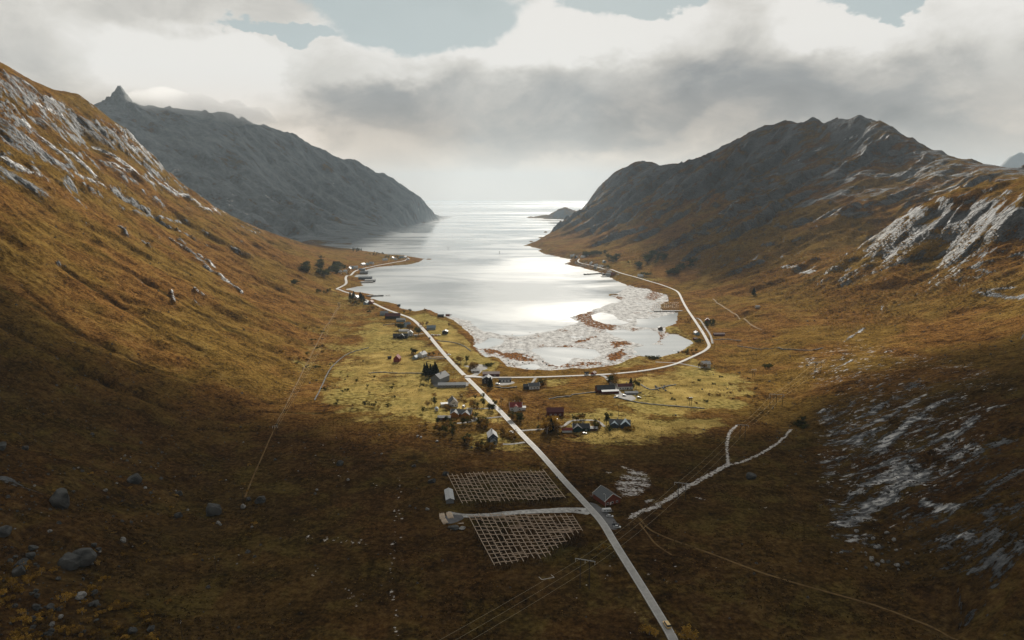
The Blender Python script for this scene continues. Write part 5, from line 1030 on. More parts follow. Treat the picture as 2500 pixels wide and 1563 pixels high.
grove((880, 960, 110, 45), 26, (2.5, 5), 'small dark bush scattered over the left meadow', 'small bushes scattered over the left meadow', 1.3, True, ['darkbush', 'round', 'birch']); grove((1120, 1010, 110, 45), 20, (3.5, 7), 'small brown tree between the gardens left of the main road', 'small brown trees between the gardens left of the road', 1.2, True, ['birch', 'darkround', 'round'])
grove((1400, 1045, 110, 28), 10, (3, 6), 'small tree scattered among the gardens right of the main road', 'small trees among the gardens right of the road', 1.2, True, ['birch', 'darkround']); grove((745, 850, 60, 60), 20, (2, 4.5), 'low dark bush beside the left meadow path', 'low bushes beside the left meadow path', 1.5, True, ['darkbush', 'bush']); grove((1780, 960, 150, 40), 22, (1.5, 3.5), 'low bush dotted over the yellow moor at the right', 'low bushes dotted over the yellow moor', 1.5, True, ['darkbush', 'bush'])
# left shore
grove((745, 655, 14, 12), 14, (9, 13), 'dark tree in the left block of the plantation', 'trees of the left plantation block', 1.9, True, ['darkround']); grove((782, 645, 9, 16), 12, (9, 13), 'dark tree in the narrow middle block of the plantation', 'trees of the narrow middle plantation block', 1.9, True, ['darkround'])
grove((822, 657, 22, 13), 30, (10, 15), 'dark tree in the wood above the white houses of the left shore', 'trees of the dark wood on the left shore', 1.9, True, ['darkround', 'darkround', 'conifer']); grove((795, 670, 22, 5), 12, (9, 13), 'dark tree along the lower edge of the dark wood', 'trees along the lower edge of the dark wood', 1.9, True, ['darkround'])
grove((843, 666, 18, 9), 12, (6, 9), 'golden brown tree among the white houses of the left shore', 'golden trees among the left shore houses', 1.2, True, ['birch', 'gold']); grove((870, 612, 14, 4), 10, (8, 12), 'dark tree of the copse above the inlet', 'trees of the copse above the inlet', 1.3, True, ['conifer', 'darkround']); grove((930, 620, 45, 4), 10, (5, 8), 'small dark tree along the far side of the point', 'small trees along the far side of the point', 1.3, True, ['darkround']); grove((962, 631, 22, 6), 9, (7, 10), 'dark tree among the houses of the point', 'dark trees among the houses of the point', 1.2, True, ['darkround', 'conifer'])
for a, b, h in ((855, 731, 15), (861, 732, 13), (880, 731, 15), (864, 727, 14), (884, 733, 13), (888, 734, 11)): one('conifer', a, b, h, 'tall dark spruce beside the white house where the road nears the fjord', 1.4, 'tall spruces beside that white house')
grove((875, 742, 32, 6), 14, (5, 9), 'brown green tree on the bank between the white and the blue house', 'trees on the bank between the white and the blue house', 1.2, True, ['round', 'birch']); grove((910, 752, 16, 5), 10, (4, 7), 'orange brown bush below the rust red house', 'orange brown bushes below the rust red house', 1.3, True, ['birch', 'gold']); one('darkround', 901, 767, 9, 'dark lone round tree in the meadow left of the dark barn', 1.4)
grove((790, 712, 24, 6), 9, (5, 8), 'olive tree on the slope left of the hairpin bend', 'olive trees left of the hairpin bend', 1.3, True, ['round']); grove((716, 692, 12, 4), 9, (6, 9), 'dark tree in the small copse on the left slope', 'trees of the small copse on the left slope', 1.3, True, ['darkround'])
# right shore woods
grove((1455, 625, 34, 5), 15, (10, 15), 'dark tree in the long wood above the far right houses', 'trees of the long wood above the far right houses', 1.9, True, ['darkround']); grove((1498, 635, 17, 8), 10, (10, 15), 'dark tree in the lower round wood', 'trees of the lower round wood', 1.9, True, ['darkround'])
grove((1597, 633, 28, 13), 20, (11, 16), 'dark tree in the largest rounded wood under the right mountain', 'trees of the largest rounded wood', 1.9, True, ['darkround']); grove((1561, 649, 9, 5), 9, (9, 13), 'dark tree in the small ball shaped copse', 'trees of the small ball shaped copse', 1.3, True, ['darkround'])
for i in range(20):
    t = random.random(); g_ = hit(1632 + 60 * t + random.uniform(-7, 7), 672 - 28 * t + random.uniform(-5, 5)); tree('darkround', g_.x, g_.y, random.uniform(10, 14), 'dark tree in the slanting wood at the foot of the right mountain', 'trees of the slanting wood', 1.9)
grove((1575, 672, 14, 6), 7, (7, 11), 'dark tree behind the white house on the far right shore', 'trees behind that white house', 1.3, True, ['darkround']); one('darkround', 1484, 656, 11, 'lone dark round tree above the far shore road', 1.5); one('darkround', 1534, 644, 8, 'small lone tree between the two woods', 1.3); one('conifer', 1840, 722, 16, 'single dark spruce at the foot of the right slope', 1.3); one('darkround', 1958, 1030, 6, 'dark bush beside the shaded pylon on the right', 1.5); grove((1958, 1038, 16, 8), 8, (3, 5), 'dark scrub on the shaded hill at the right', 'dark scrub on the shaded hill', 1.6, True, ['darkbush'])
# shrubs between the boulders, bottom left
for i in range(120):
    x_ = random.uniform(-20, 420) ; y_ = random.uniform(1380, 1590)
    if x_ > 250 and y_ < 1470: continue
    g_ = hit(x_, y_); tree(random.choice(['goldbush', 'bush', 'goldbush', 'gold'] if x_ < 220 else ['bush', 'goldbush']), g_.x, g_.y, random.uniform(2.6, 5.2), 'yellow brown autumn shrub among the boulders at the bottom left', 'autumn shrubs among the boulders', 1.15, None, 'shrub')
for i in range(50):
    g_ = hit(random.uniform(0, 640), random.uniform(1130, 1400)); tree(random.choice(['goldbush', 'bush']), g_.x, g_.y, random.uniform(1.4, 2.8), 'small orange shrub on the dark stony slope at the left', 'small shrubs on the dark stony slope', 1.3)
for a, b, h in ((1585, 1550, 5), (1572, 1545, 4), (1600, 1556, 4.5)): one('gold', a, b, h, 'golden shrub left of the road at the bottom edge', 1.5, 'golden shrubs left of the road', 'shrub')
for a, b, h in ((1680, 1560, 6), (1692, 1566, 5), (1668, 1563, 5), (1470, 1345, 3.5)): one('gold', a, b, h, 'olive gold shrub right beside the bottom of the road', 1.5, 'olive gold shrubs at the roadside', 'shrub')
# scrub and hummocks nobody could count
def clumps(name, label, pts, mat, hmin, hmax, nleaf, cat):
    rr = np.random.RandomState(len(name)); n_ = len(pts); P = np.array(pts); Z_ = height(P[:, 0], P[:, 1])
    hs = rr.uniform(hmin, hmax, n_); c0 = np.stack([P[:, 0], P[:, 1], Z_ + hs * .4], 1); c0 = np.repeat(c0, nleaf, 0); hh_ = np.repeat(hs, nleaf)[:, None]
    d_ = rr.normal(size=(n_ * nleaf, 3)); d_ /= np.linalg.norm(d_, axis=1)[:, None]; d_[:, 2] = np.abs(d_[:, 2]) * .8 - .1; ce = c0 + d_ * hh_ * np.array([.8, .8, .6]) * rr.uniform(.5, 1, (n_ * nleaf, 1))
    a = rr.normal(size=ce.shape); a /= np.linalg.norm(a, axis=1)[:, None]; b = np.cross(a, rr.normal(size=ce.shape)); b /= np.linalg.norm(b, axis=1)[:, None]; sz = hh_ * .28
    V_ = np.stack([ce + a * sz, ce + b * sz, ce - a * sz, ce - b * sz], 1).reshape(-1, 3)
    me = bpy.data.meshes.new(name); nv = len(V_); me.vertices.add(nv); me.vertices.foreach_set('co', V_.astype(np.float32).reshape(-1)); me.loops.add(nv); me.loops.foreach_set('vertex_index', np.arange(nv, dtype=np.int32)); me.polygons.add(nv // 4); me.polygons.foreach_set('loop_start', np.arange(0, nv, 4, dtype=np.int32)); me.update(calc_edges=True)
    me.materials.append(mat); o = bpy.data.objects.new(name, me); C.objects.link(o); return tag(o, label, cat, kind='stuff')
def sample(n_, f):
    out = []
    while len(out) < n_:
        q = f()
        if q is not None: out.append(q)
    return out
def s_right():
    x = random.uniform(330, 1500); y = random.uniform(950, 2200); u = x / y
    if u > .85: return None
    z = ground(x, y)
    if not 26 < z < 175 or float(fbm(np.array([x / 70.]), np.array([y / 70.]), 3, 7)[0]) < -.22 + (z - 60) / 400: return None
    return (x, y)
clumps('birch_scrub', 'olive brown birch scrub covering the lower right slopes', sample(9000, s_right), M['leafscrub'], 1.4, 3.4, 10, 'scrub')
def s_left():
    y = math.exp(random.uniform(math.log(200), math.log(1100))); x = random.uniform(-.8, .8) * y
    if abs(x) < 8 and False: return None
    dr = np.min(np.hypot(main_w[:, 0] - x, main_w[:, 1] - y))
    if dr < 7 or ground(x, y) < 1.5: return None
    if y > 650 and abs(x) < 230 and random.random() < .8: return None
    if float(fbm(np.array([x / 40.]), np.array([y / 40.]), 3, 17)[0]) < 0.02: return None
    if not clear(x, y): return None
    return (x, y)
clumps('heather', 'dark heather tussocks over the moor', sample(12000, s_left), M['heather'], .4, 1.3, 7, 'heather')
clumps('dry_grass', 'tufts of pale dry grass over the moor', sample(6000, s_left), M['leafscrub'], .3, .8, 6, 'grass')
# ------------------------------------------------------------------ stones
def boulder_mesh(seed, mat):
    import bmesh
    bm = bmesh.new(); bmesh.ops.create_icosphere(bm, subdivisions=3, radius=1.0); rr = np.random.RandomState(seed)
    dirs = rr.normal(size=(13, 3)); dirs /= np.linalg.norm(dirs, axis=1)[:, None]; off = rr.uniform(.52, .82, 13)
    for v_ in bm.verts:
        p_ = np.array(v_.co)
        for d_, o_ in zip(dirs, off):
            k = p_ @ d_ - o_
            if k > 0: p_ = p_ - d_ * k
        n_ = float(fbm(np.array([p_[0] * 1.8 + seed]), np.array([p_[1] * 1.8 + p_[2] * 1.5]), 4, seed)[0]); v_.co = p_ * 1.2 * (1 + n_ * .12)
    me = bpy.data.meshes.new('boulder'); bm.to_mesh(me); bm.free(); me.materials.append(mat); return me
BM = [boulder_mesh(i, M['boulder']) for i in range(5)]; BP = [boulder_mesh(20 + i, M['boulderpale']) for i in range(3)]
def boulder(px, py, rpx, label, group=None, pale=False, sq=.85, x=None):
    g_ = hit(px, py); r_ = .82 * rpx * (g_ - cam.location).length / F
    o = bpy.data.objects.new('boulder', random.choice(BP if pale else BM)); C.objects.link(o); o.location = (g_.x, g_.y, g_.z + r_ * .45); o.scale = (r_, r_ * random.uniform(.8, 1.1), r_ * sq); o.rotation_euler = (0, 0, random.uniform(0, 6.28))
    return tag(o, label, 'boulder', group)
for q in [(524,1254,24,'huge dark boulder with long shadow standing alone left of the fields'), (148,1232,27,'large pointed boulder on the brown slope at the left'), (331,1178,17,'dark blocky boulder on the slope above the pointed one'), (180,1382,26,'left half of the big split boulder at the lower left'), (206,1376,26,'right half of the big split boulder at the lower left'),
          (595,1240,8,'pale boulder at the foot of the thin pole',None,True), (635,1226,14,'flat dark boulder right of the thin pole'), (607,1222,7,'small dark boulder between the thin pole and the flat boulder'), (437,1208,9,'squat boulder above the huge dark one'), (436,1262,10,'low boulder left of the huge dark one'), (533,1279,6,'small pale boulder under the huge dark one',None,True), (11,1308,16,'dark boulder at the left edge under the scree'), (56,1384,15,'rounded boulder above the autumn shrubs at the left'), (44,1402,16,'boulder wedged below the rounded one at the left edge'),
          (1833,1168,13,'dark lone boulder with a pool of shadow right of the forked path'), (1054,1178,10,'grey boulder left of the upper drying rack'), (830,1136,10,'boulder on the dark plain above the rivulet'), (1010,1140,6,'small dark boulder left of the rack corner'), (1088,1160,9,'dark rock at the top left corner of the upper rack'), (5,1095,12,'grey boulder at the left edge on the brown slope'), (60,1098,8,'small grey boulder near the left edge on the brown slope'), (1043,1245,5,'pale rock left of the grey shed',None,True), (196,1462,12,'pale flat boulder between golden shrubs',None,True), (300,1322,8,'pale stone block right of the split boulder',None,True), (370,1540,9,'grey boulder near the bottom edge at the left'), (325,1544,10,'broad grey boulder near the bottom edge at the left')]:
    boulder(q[0], q[1], q[2], q[3], None, len(q) > 5 and q[5])
def field_stones(n_, x0, x1, y0, y1, r0, r1, label, group, palep=.4):
    for i in range(n_): boulder(random.uniform(x0, x1), random.uniform(y0, y1), random.choice([r0, r0, (r0 + r1) / 2, r1]) * random.uniform(.7, 1.2), label, group, random.random() < palep, .7)
field_stones(95, -10, 250, 1330, 1560, 2.5, 9, 'grey boulder in the boulder field at the bottom left', 'boulders of the boulder field', .08)
field_stones(60, 0, 620, 1080, 1400, 1.6, 4, 'small grey stone on the dark stony slope at the left', 'small stones on the dark stony slope', .6)
field_stones(45, 2030, 2250, 1290, 1400, 2, 6, 'pale stone in the scree below the right outcrop', 'stones of the scree below the right outcrop', .7)
field_stones(30, 650, 1080, 1060, 1200, 2, 4, 'small stone on the dark plain above the racks', 'small stones on the dark plain', .5)
def s_stone():
    y = math.exp(random.uniform(math.log(210), math.log(1400))); x = random.uniform(-.8, .8) * y
    z = ground(x, y)
    if z < 1.5 or (abs(x) < 230 and random.random() < .93): return None
    return (x, y)
def stones(name, label, pts, mat, rmin, rmax):
    b_ = MB(); rr = random.Random(3)
    for x, y in pts:
        r_ = rr.uniform(rmin, rmax) * (1 if rr.random() < .85 else 2.0); z = ground(x, y); k = [(rr.uniform(.7, 1.3)) for _ in range(8)]; n_ = len(b_.v)
        for i in range(5): t = i * 1.2566; b_.v.append((x + math.cos(t) * r_ * k[i], y + math.sin(t) * r_ * k[i], z - .2))
        for i in range(3): t = i * 2.09 + .5; b_.v.append((x + math.cos(t) * r_ * .5 * k[i + 5], y + math.sin(t) * r_ * .5, z + r_ * .75 * k[i]))
        b_.f += [(n_, n_ + 1, n_ + 5), (n_ + 1, n_ + 2, n_ + 6, n_ + 5), (n_ + 2, n_ + 3, n_ + 6), (n_ + 3, n_ + 4, n_ + 7, n_ + 6), (n_ + 4, n_, n_ + 5, n_ + 7), (n_ + 5, n_ + 6, n_ + 7)]
    return tag(b_.build(name, mat), label, 'stones', kind='stuff')
stones('scattered_stones', 'countless small grey stones scattered over the slopes', sample(2600, s_stone), M['boulder'], .3, .9)
# ------------------------------------------------------------------ drying racks
M['bundle'] = simple('bundled poles', (.44, .33, .24), .85, .2, .2, .8)
M['brownwood'] = simple('brown rack legs', (.16, .115, .07), .85, .2, .25, .8)
def rack(label, corners, nrail, nrow, cut, seed, h=3.6):
    rr = random.Random(seed); g0 = [hit(*q) for q in corners]      # TL TR BR BL of the pole grid as seen
    W_ = [Vector(at_z(q[0], q[1], g_.z + h)) for q, g_ in zip(corners, g0)]
    cen = sum(W_, Vector()) / 4; cen.z = ground(cen.x, cen.y)
    t = thing('fish_drying_rack', label, 'drying rack', tuple(cen))
    def P(a, b): q = (W_[0] * (1 - a) + W_[1] * a) * (1 - b) + (W_[3] * (1 - a) + W_[2] * a) * b; return Vector((q.x, q.y, ground(q.x, q.y) + h + .1)) - cen
    bend = [cut(i / (nrail - 1)) + rr.uniform(-.03, .03) for i in range(nrail)]; bst = [rr.uniform(-.03, .03) for i in range(nrail)]
    for i in range(nrail):
        a = i / (nrail - 1); b_ = MB(); k = 7
        for j in range(k): b_.bar(P(a, bst[i] + (bend[i] - bst[i]) * j / k), P(a, bst[i] + (bend[i] - bst[i]) * (j + 1) / k), .19, 5)
        rl = b_.build('rail', M['wood'], t)
        l_ = MB(); nl = max(3, int(bend[i] * nrow * 1.0))
        for j in range(nl + 1):
            q = P(a, bst[i] + (bend[i] - bst[i]) * j / nl)
            for s_ in (-1, 1): l_.bar(q + Vector((0, 0, .1)), q + Vector((s_ * 1.25, s_ * .25, -h - .3)), .085, 4)
        for j in range(nl): l_.bar(P(a, bst[i] + (bend[i] - bst[i]) * j / nl) + Vector((0, 0, -.12)), P(a, bst[i] + (bend[i] - bst[i]) * (j + 1) / nl) + Vector((0, 0, -.12)), .06, 4)
        l_.build('trestle_legs', M['brownwood'], rl)
    cnt = 0; extra = MB()
    for i in range(0, nrail - 1, 2):
        for j in range(nrow + 1):
            span = 2 if rr.random() < .82 else 4
            i2 = min(nrail - 1, i + span); a0 = (i - .25) / (nrail - 1); a1 = (i2 + .25) / (nrail - 1); b0 = (j + ((i // 2 + seed) % 3) / 3 + rr.uniform(-.13, .13)) / nrow
            if b0 > min(bend[i], bend[i2]) - .01 or b0 < .02 or rr.random() < .06: continue
            q0, q1 = P(max(0, a0), b0), P(min(1, a1), b0); d_ = (q1 - q0); d_.normalize(); pr = Vector((-d_.y, d_.x, 0))
            tgt = MB() if cnt < 100 else extra
            for m_ in range(4): o_ = pr * ((m_ - 1.5) * .19 + rr.uniform(-.04, .04)); e_ = rr.uniform(-.5, .5); tgt.bar(q0 + o_ + d_ * e_ + Vector((0, 0, .22)), q1 + o_ + d_ * e_ + Vector((0, 0, .22)), .10, 4)
            if cnt < 100: tgt.build('pole_bundle', M['bundle'], t)
            cnt += 1
    if cnt > 100: tag(extra.build('pole_bundle', M['bundle'], t), kind='stuff')
    return t
rack('upper fish drying rack, a long lattice of pale poles left of the road', [(1093, 1158.6), (1326, 1148), (1381, 1216), (1128, 1228)], 23, 9, lambda a: 1.0, 2)
rack('lower fish drying rack with its far right corner cut off in steps, nearest the camera', [(1142, 1256), (1396, 1256), (1450, 1338), (1207, 1380)], 19, 13, lambda a: 1.0 if a < .55 else .98 - (a - .55) * 1.0, 5)
# shoreside rack standing over the tidal flat
def shore_rack():
    cen = hit(1655, 750); t = thing('fish_drying_rack', 'short rack of dark posts with pale tops on the stony quay by the coast road', 'drying rack', tuple(cen))
    rr = random.Random(4); c4 = [(1600, 744), (1655, 741), (1657, 757), (1596, 759)]; W_ = [hit(*q) for q in c4]
    b_ = MB()
    for j in range(7):
        for i in range(13):
            a, b = i / 12, j / 6; q = (W_[0] * (1 - a) + W_[1] * a) * (1 - b) + (W_[3] * (1 - a) + W_[2] * a) * b; q = Vector((q.x, q.y, max(1.2, ground(q.x, q.y)))) - cen
            if rr.random() < .25: continue
            b_.bar(q + Vector((0, 0, -1.5)), q + Vector((0, 0, 3.2)), .16, 4)
    b_.build('post', M['darkwood'], t)['kind'] = 'stuff'
    for j in range(7):
        a_ = W_[0].lerp(W_[3], j / 6); c_ = W_[1].lerp(W_[2], j / 6); q0 = Vector((a_.x, a_.y, 5.0)) - cen; q1 = Vector((c_.x, c_.y, 5.0)) - cen; MB().bar(q0, q1, .14, 4).build('rail', M['wood'], t)
    for i in range(13):
        for j in range(6):
            if rr.random() < .35: continue
            a, b = i / 12, (j + rr.uniform(.2, .8)) / 6; q = (W_[0] * (1 - a) + W_[1] * a) * (1 - b) + (W_[3] * (1 - a) + W_[2] * a) * b; q = Vector((q.x, q.y, 5.2)) - cen
            MB().box(q.x, q.y, q.z, 2.2, 1.4, .3).build('pole_bundle', M['wood'], t)
shore_rack()
q_ = MB(); W4 = [hit(*q) for q in [(1597, 742), (1668, 740), (1676, 758), (1596, 762)]]
q_.v = [(p_.x, p_.y, z) for z in (-.8, 1.7) for p_ in W4]; q_.f = [(3, 2, 1, 0), (4, 5, 6, 7), (0, 1, 5, 4), (1, 2, 6, 5), (2, 3, 7, 6), (3, 0, 4, 7)]
tag(q_.build('quay', M['boulder']), 'low dark stone quay carrying the shoreside rack', 'quay')
# ------------------------------------------------------------------ poles, pylons and wires
def pylon(label, px, py, h, half, yaw, n_poles=2, arm=True, group=None):
    g_ = hit(px, py); t = thing('power_pylon', label, 'pylon', tuple(g_), R(yaw), group)
    for i in range(n_poles):
        x = (i - (n_poles - 1) / 2) * (half * .95 if n_poles == 2 else half); MB().bar((x, 0, -1), (x, 0, h), .28, 8, .20).build('pole', M['darkwood'], t)
    if arm:
        w_ = half if n_poles == 2 else half * 1.15
        MB().box(0, .25, h - .15, w_ * 2 + .6, .28, .34).build('crossarm', M['metal'], t)
        for x in (-w_, 0, w_): MB().bar((x, .25, h - .3), (x, .25, h - 2.0), .14, 6).build('insulator', M['insul'], t)
    return t, g_, h, half, R(yaw)
pyA = pylon('tall two legged pylon with pale crossarm nearest the camera, below the lower rack', 1427, 1437, 16.5, 5.2, -18)
pyB = pylon('two legged pylon with crossarm standing on the pale forked path', 1664, 1221, 12.5, 5.2, -16)
pyC = pylon('two legged pylon where the pale path turns uphill', 1812, 1072, 13, 4.6, -12)
pyD = pylon('three legged pylon in the bare patch at the edge of the shaded hill', 1894, 994, 13.5, 6.2, -4, 3, True)
pyE = pylon('two legged pylon on the orange ridge above the shaded hill', 1996, 915, 15, 6.4, -8)
pyF = pylon('slim twin pole pylon in the green field below the orange ridge', 1686, 990, 8.5, 1.8, 0); pyG = pylon('slim twin pole pylon on the bright moor at the field corner', 1840, 919, 8.5, 2.6, 0)
pyH = pylon('small two legged pylon on the shaded left meadow', 672, 1061, 8, 2.0, 10); pyI = pylon('twin pole pylon at the top of the left meadow path', 828, 752, 10, 2.0, 20)
def wire(label, a, b, sag, r=.038, group=None):
    b_ = MB(); n_ = 18; a = Vector(a); b = Vector(b); mid = (a + b) / 2; pts = []
    for i in range(n_ + 1):
        s_ = i / n_; p_ = a.lerp(b, s_); p_.z -= sag * 4 * s_ * (1 - s_); pts.append(p_)
    for p_, q in zip(pts[:-1], pts[1:]): b_.bar(p_, q, r, 3)
    return tag(b_.build('power_cable', M['wire']), label, 'cable', group)
def tips(p_): t, g_, h, half, rz = p_; return [Vector((g_.x + x * math.cos(rz), g_.y + x * math.sin(rz), g_.z + h - 2.0)) for x in (-half, 0, half)]
off = Vector((-150, -190, 30)); tA = tips(pyA)
for (ta, tb, lb) in ((tA, [q + off for q in tA], 'from the nearest pylon out of the bottom of the picture'), (tA, tips(pyB), 'across the road between the two nearest pylons'), (tips(pyB), tips(pyC), 'above the pale forked path'), (tips(pyC), tips(pyD), 'up to the three legged pylon'), (tips(pyD), tips(pyE), 'over the edge of the shaded hill'), (tips(pyH), tips(pyI), 'along the left meadow path')):
    for a, b in zip(ta, tb): wire('thin power cable ' + lb, a, b, 2.2 if (a - b).length < 400 else 8, .038, 'cables ' + lb)
def upole(px, py, h, label, group=None, light=False):
    g_ = hit(px, py); t = thing('utility_pole', label, 'pole', tuple(g_), random.uniform(0, 3), group); MB().bar((0, 0, -.5), (0, 0, h), .16, 6, .11).build('pole', M['darkwood'] if not light else M['metal'], t)
    MB().box(0, 0, h - .5, 1.8, .14, .14).build('crossarm', M['wood'], t); 
    for x in (-.75, 0, .75): MB().bar((x, 0, h - .45), (x, 0, h - .1), .07, 5).build('insulator', M['insul'], t)
    return t
for a, b, h, l in ((1510, 1018, 12, 'wooden pole in the field above the round dark tree'), (1314, 1036, 11, 'dark wooden pole left of the maroon barn'), (1224, 992, 9, 'wooden pole by the bend of the main road'), (1189, 962, 9, 'wooden pole in the brown field right of the road below the junction'), (1128, 982, 9, 'wooden pole left of the road above the white van'), (1255, 1096, 9, 'pole at the roadside lawn below the grey roofed house'), (1191, 1040, 9, 'pole in the thicket above the grey roofed house'), (1023, 1058, 8, 'thin pole in the left meadow below the garage'),
                   (1779, 948, 8, 'single pole in the yellow field at the right'), (1846, 880, 9, 'single pole on the orange moor above the field'), (1572, 905, 7, 'single pole beyond the coast road'), (1740, 842, 7, 'pole at the big road bend'), (1703, 784, 7, 'pole beside the faded pink house'), (594, 1238, 14, 'thin dark pole by the pale boulder at the left'), (445, 1560, 9, 'thin pole at the bottom edge at the left'), (527, 1396, 9, 'thin pole on the dark heath at the lower left'), (700, 990, 8, 'pole of the left meadow line, second from below'), (740, 905, 8, 'pole of the left meadow line, near the field wall'), (1294, 1068, 8, 'pole at the corner of the east track'), (1107, 924, 8, 'pole on the forecourt of the long grey building')):
    upole(a, b, h, l)
g_ = hit(1478, 1240); t = thing('street_lamp', 'tall white lamp post in the yard beside the red barn', 'street lamp', tuple(g_), 0)
MB().bar((0, 0, 0), (0, 0, 9.5), .13, 8, .09).build('post', M['insul'], t); a_ = MB().bar((0, 0, 9.4), (-.9, .3, 9.9), .07, 6).build('arm', M['insul'], t); MB().box(-1.15, .38, 9.9, .8, .35, .18).build('lamp_head', M['insul'], t)
# ------------------------------------------------------------------ vehicles
def car(label, px, py, yaw, paint, L=4.5, W=1.85, Hh=1.5, kind='hatch', cat='car', nm='parked_car', group=None):
    g_ = hit(px, py); z = g_.z
    if 'road' in label: z += .35
    t = thing(nm, label, cat, (g_.x, g_.y, z + .12), R(yaw), group)
    def prof(pts, w_, name, mat, parent=t, cham=.18):
        b_ = MB(); n_ = len(pts)
        ring = []
        for y_, k in ((-w_ / 2, cham), (-w_ / 2 + cham, 0), (w_ / 2 - cham, 0), (w_ / 2, cham)):
            cx_ = sum(q[0] for q in pts) / n_; cz = sum(q[1] for q in pts) / n_; ring.append([(cx_ + (q[0] - cx_) * (1 - k * .5), y_, cz + (q[1] - cz) * (1 - k * .6)) for q in pts])
        for rg in ring: b_.v += rg
        for r_ in range(3):
            for i in range(n_): b_.f.append((r_ * n_ + i, r_ * n_ + (i + 1) % n_, (r_ + 1) * n_ + (i + 1) % n_, (r_ + 1) * n_ + i))
        b_.f.append(tuple(range(n_))[::-1]); b_.f.append(tuple(3 * n_ + i for i in range(n_))); return b_.build(name, M[mat], parent)
    x = L / 2
    if kind == 'caravan':
        prof([(-x, .55), (x, .55), (x + .05, 1.2), (x - .25, 2.6), (-x + .3, 2.65), (-x, 2.2)], W, 'body', paint)
        for xx in (-x * .5, x * .15, x * .65): MB().box(xx, -W / 2 - .02, 1.65, 1.0, .06, .6).build('window', M['glass'], t)
        MB().box(x + .02, 0, 1.75, .08, 1.4, .6).build('window', M['glass'], t); MB().box(-x * .15, -W / 2 - .03, 1.4, .65, .06, 1.7).build('door', M['carwhite'], t); wx_ = [(-.3,), (.5,)]
        wx_ = [-.35, .45]; MB().box(x + .8, 0, .5, 1.4, .25, .14).build('tow_bar', M['metal'], t)
    else:
        van = kind == 'van'
        prof([(-x, .35), (x, .35), (x, .75), (x - .12, .92), (x * .45, 1.0), (-x + .05, 1.02), (-x, .8)], W, 'body', paint)
        top = Hh if not van else 1.95
        prof([(x * .5, .98), (x * .22 if not van else x * .38, top), (-x * .62 if not van else -x * .9, top), (-x * .93, .98)], W * .9, 'cabin', 'glass', cham=.12)
        MB().box(-x * .2 if not van else -x * .25, 0, top + .02, L * (.36 if not van else .6), W * .74, .06).build('roof', M[paint], t)
        for s_ in (-1, 1): MB().box(x - .02, s_ * W * .36, .66, .08, .36, .16).build('headlight', M['lamp'], t); MB().box(-x + .02, s_ * W * .38, .74, .06, .26, .2).build('tail_light', M['rail'], t)
        wx_ = [-x * .62, x * .62]
    for xx in wx_:
        for s_ in (-1, 1): w_ = MB().bar((xx, s_ * (W / 2 - .2), .32), (xx, s_ * (W / 2 + .02), .32), .33, 12).build('wheel', M['tyre'], t); MB().bar((xx, s_ * (W / 2), .32), (xx, s_ * (W / 2 + .04), .32), .19, 8).build('rim', M['metal'], w_)
    return t
car('golden topped van driving on the main road at the bottom edge', 1628, 1530, 102, 'cargold', 5.6, 2.3, 2.2, 'van', 'van', 'van')
car('white caravan parked in the yard beside the red barn', 1481, 1251, 8, 'carwhite', 6.2, 2.3, 2.6, 'caravan', 'caravan', 'caravan')
car('white car parked right behind the caravan', 1489, 1263, -6, 'carwhite'); car('black car parked beside the verge below the caravan', 1503, 1283, -12, 'carblack'); car('silver white car parked beside the black one below the caravan', 1507, 1289, -12, 'carwhite')
car('small dark car driving on the main road past the upper farmyard', 1049, 827, 112, 'carblack'); car('white car parked in front of the black garage', 1215, 939, 6, 'carwhite', 5.0); car('white car parked below the maroon barn', 1357, 1024, -40, 'carwhite'); car('pale car parked on the grass below the teal green house', 1426, 1060, 12, 'carwhite', 5.2); car('white van parked right of the white house with the black roof', 1132, 994, 84, 'carwhite', 6.2, 2.2, 2.2, 'van', 'van', 'parked_van')
car('white car parked at the right end of the orange house', 1158, 1023, -24, 'carwhite'); car('white car next to the white house with pale roof beside the drive', 1167, 1027, -30, 'carwhite'); car('pale car parked at the shore side of the road by the left field', 1096, 868, 4, 'carwhite', 5.2); car('white car parked on the black shed drive nearest the shed', 1072, 819, 10, 'carwhite'); car('red car parked on the black shed drive', 1065, 820, 5, 'carred'); car('grey car parked on the black shed drive nearest the road', 1056, 820, 0, 'cargrey'); car('white car by the long low grey farm shed', 1524, 967, 10, 'carwhite'); car('blue grey car at the end of the farmyard', 1560, 972, -15, 'cargrey'); car('white car parked by the roadside shrubs above the porch house', 1250, 1058, -40, 'carwhite'); car('white van at the upper farmyard entrance', 1015, 821, 10, 'carwhite', 5.2, 2, 2, 'van', 'van', 'parked_van')
# ------------------------------------------------------------------ smaller things in the yards
def boat(label, px, py, yaw, L=6, mat='white', group=None):
    g_ = hit(px, py); b_ = MB(); n_ = 9; W = L * .34; z = max(g_.z, -.1)
    for i in range(n_):
        s_ = i / (n_ - 1); w_ = W / 2 * math.sqrt(max(.0, 1 - (2 * s_ - .85) ** 2 / 1.35)) if s_ < 1 else .02; x = (s_ - .5) * L; sh = .25 * s_ ** 2
        b_.v += [(x, -w_, .95 + sh), (x, -w_ * .6, .1), (x, w_ * .6, .1), (x, w_, .95 + sh), (x, w_ * .85, .8 + sh), (x, -w_ * .85, .8 + sh)]
    for i in range(n_ - 1):
        for k in range(6): a = i * 6; b_.f.append((a + k, a + (k + 1) % 6, a + 6 + (k + 1) % 6, a + 6 + k))
    b_.f.append((0, 1, 2, 3, 4, 5)); o = thing('boat', label, 'boat', (g_.x, g_.y, z), R(yaw), group); b_.build('hull', M[mat], o); MB().box(L * .08, 0, 1.35, L * .3, W * .5, .8).build('wheelhouse', M['trim'], o)
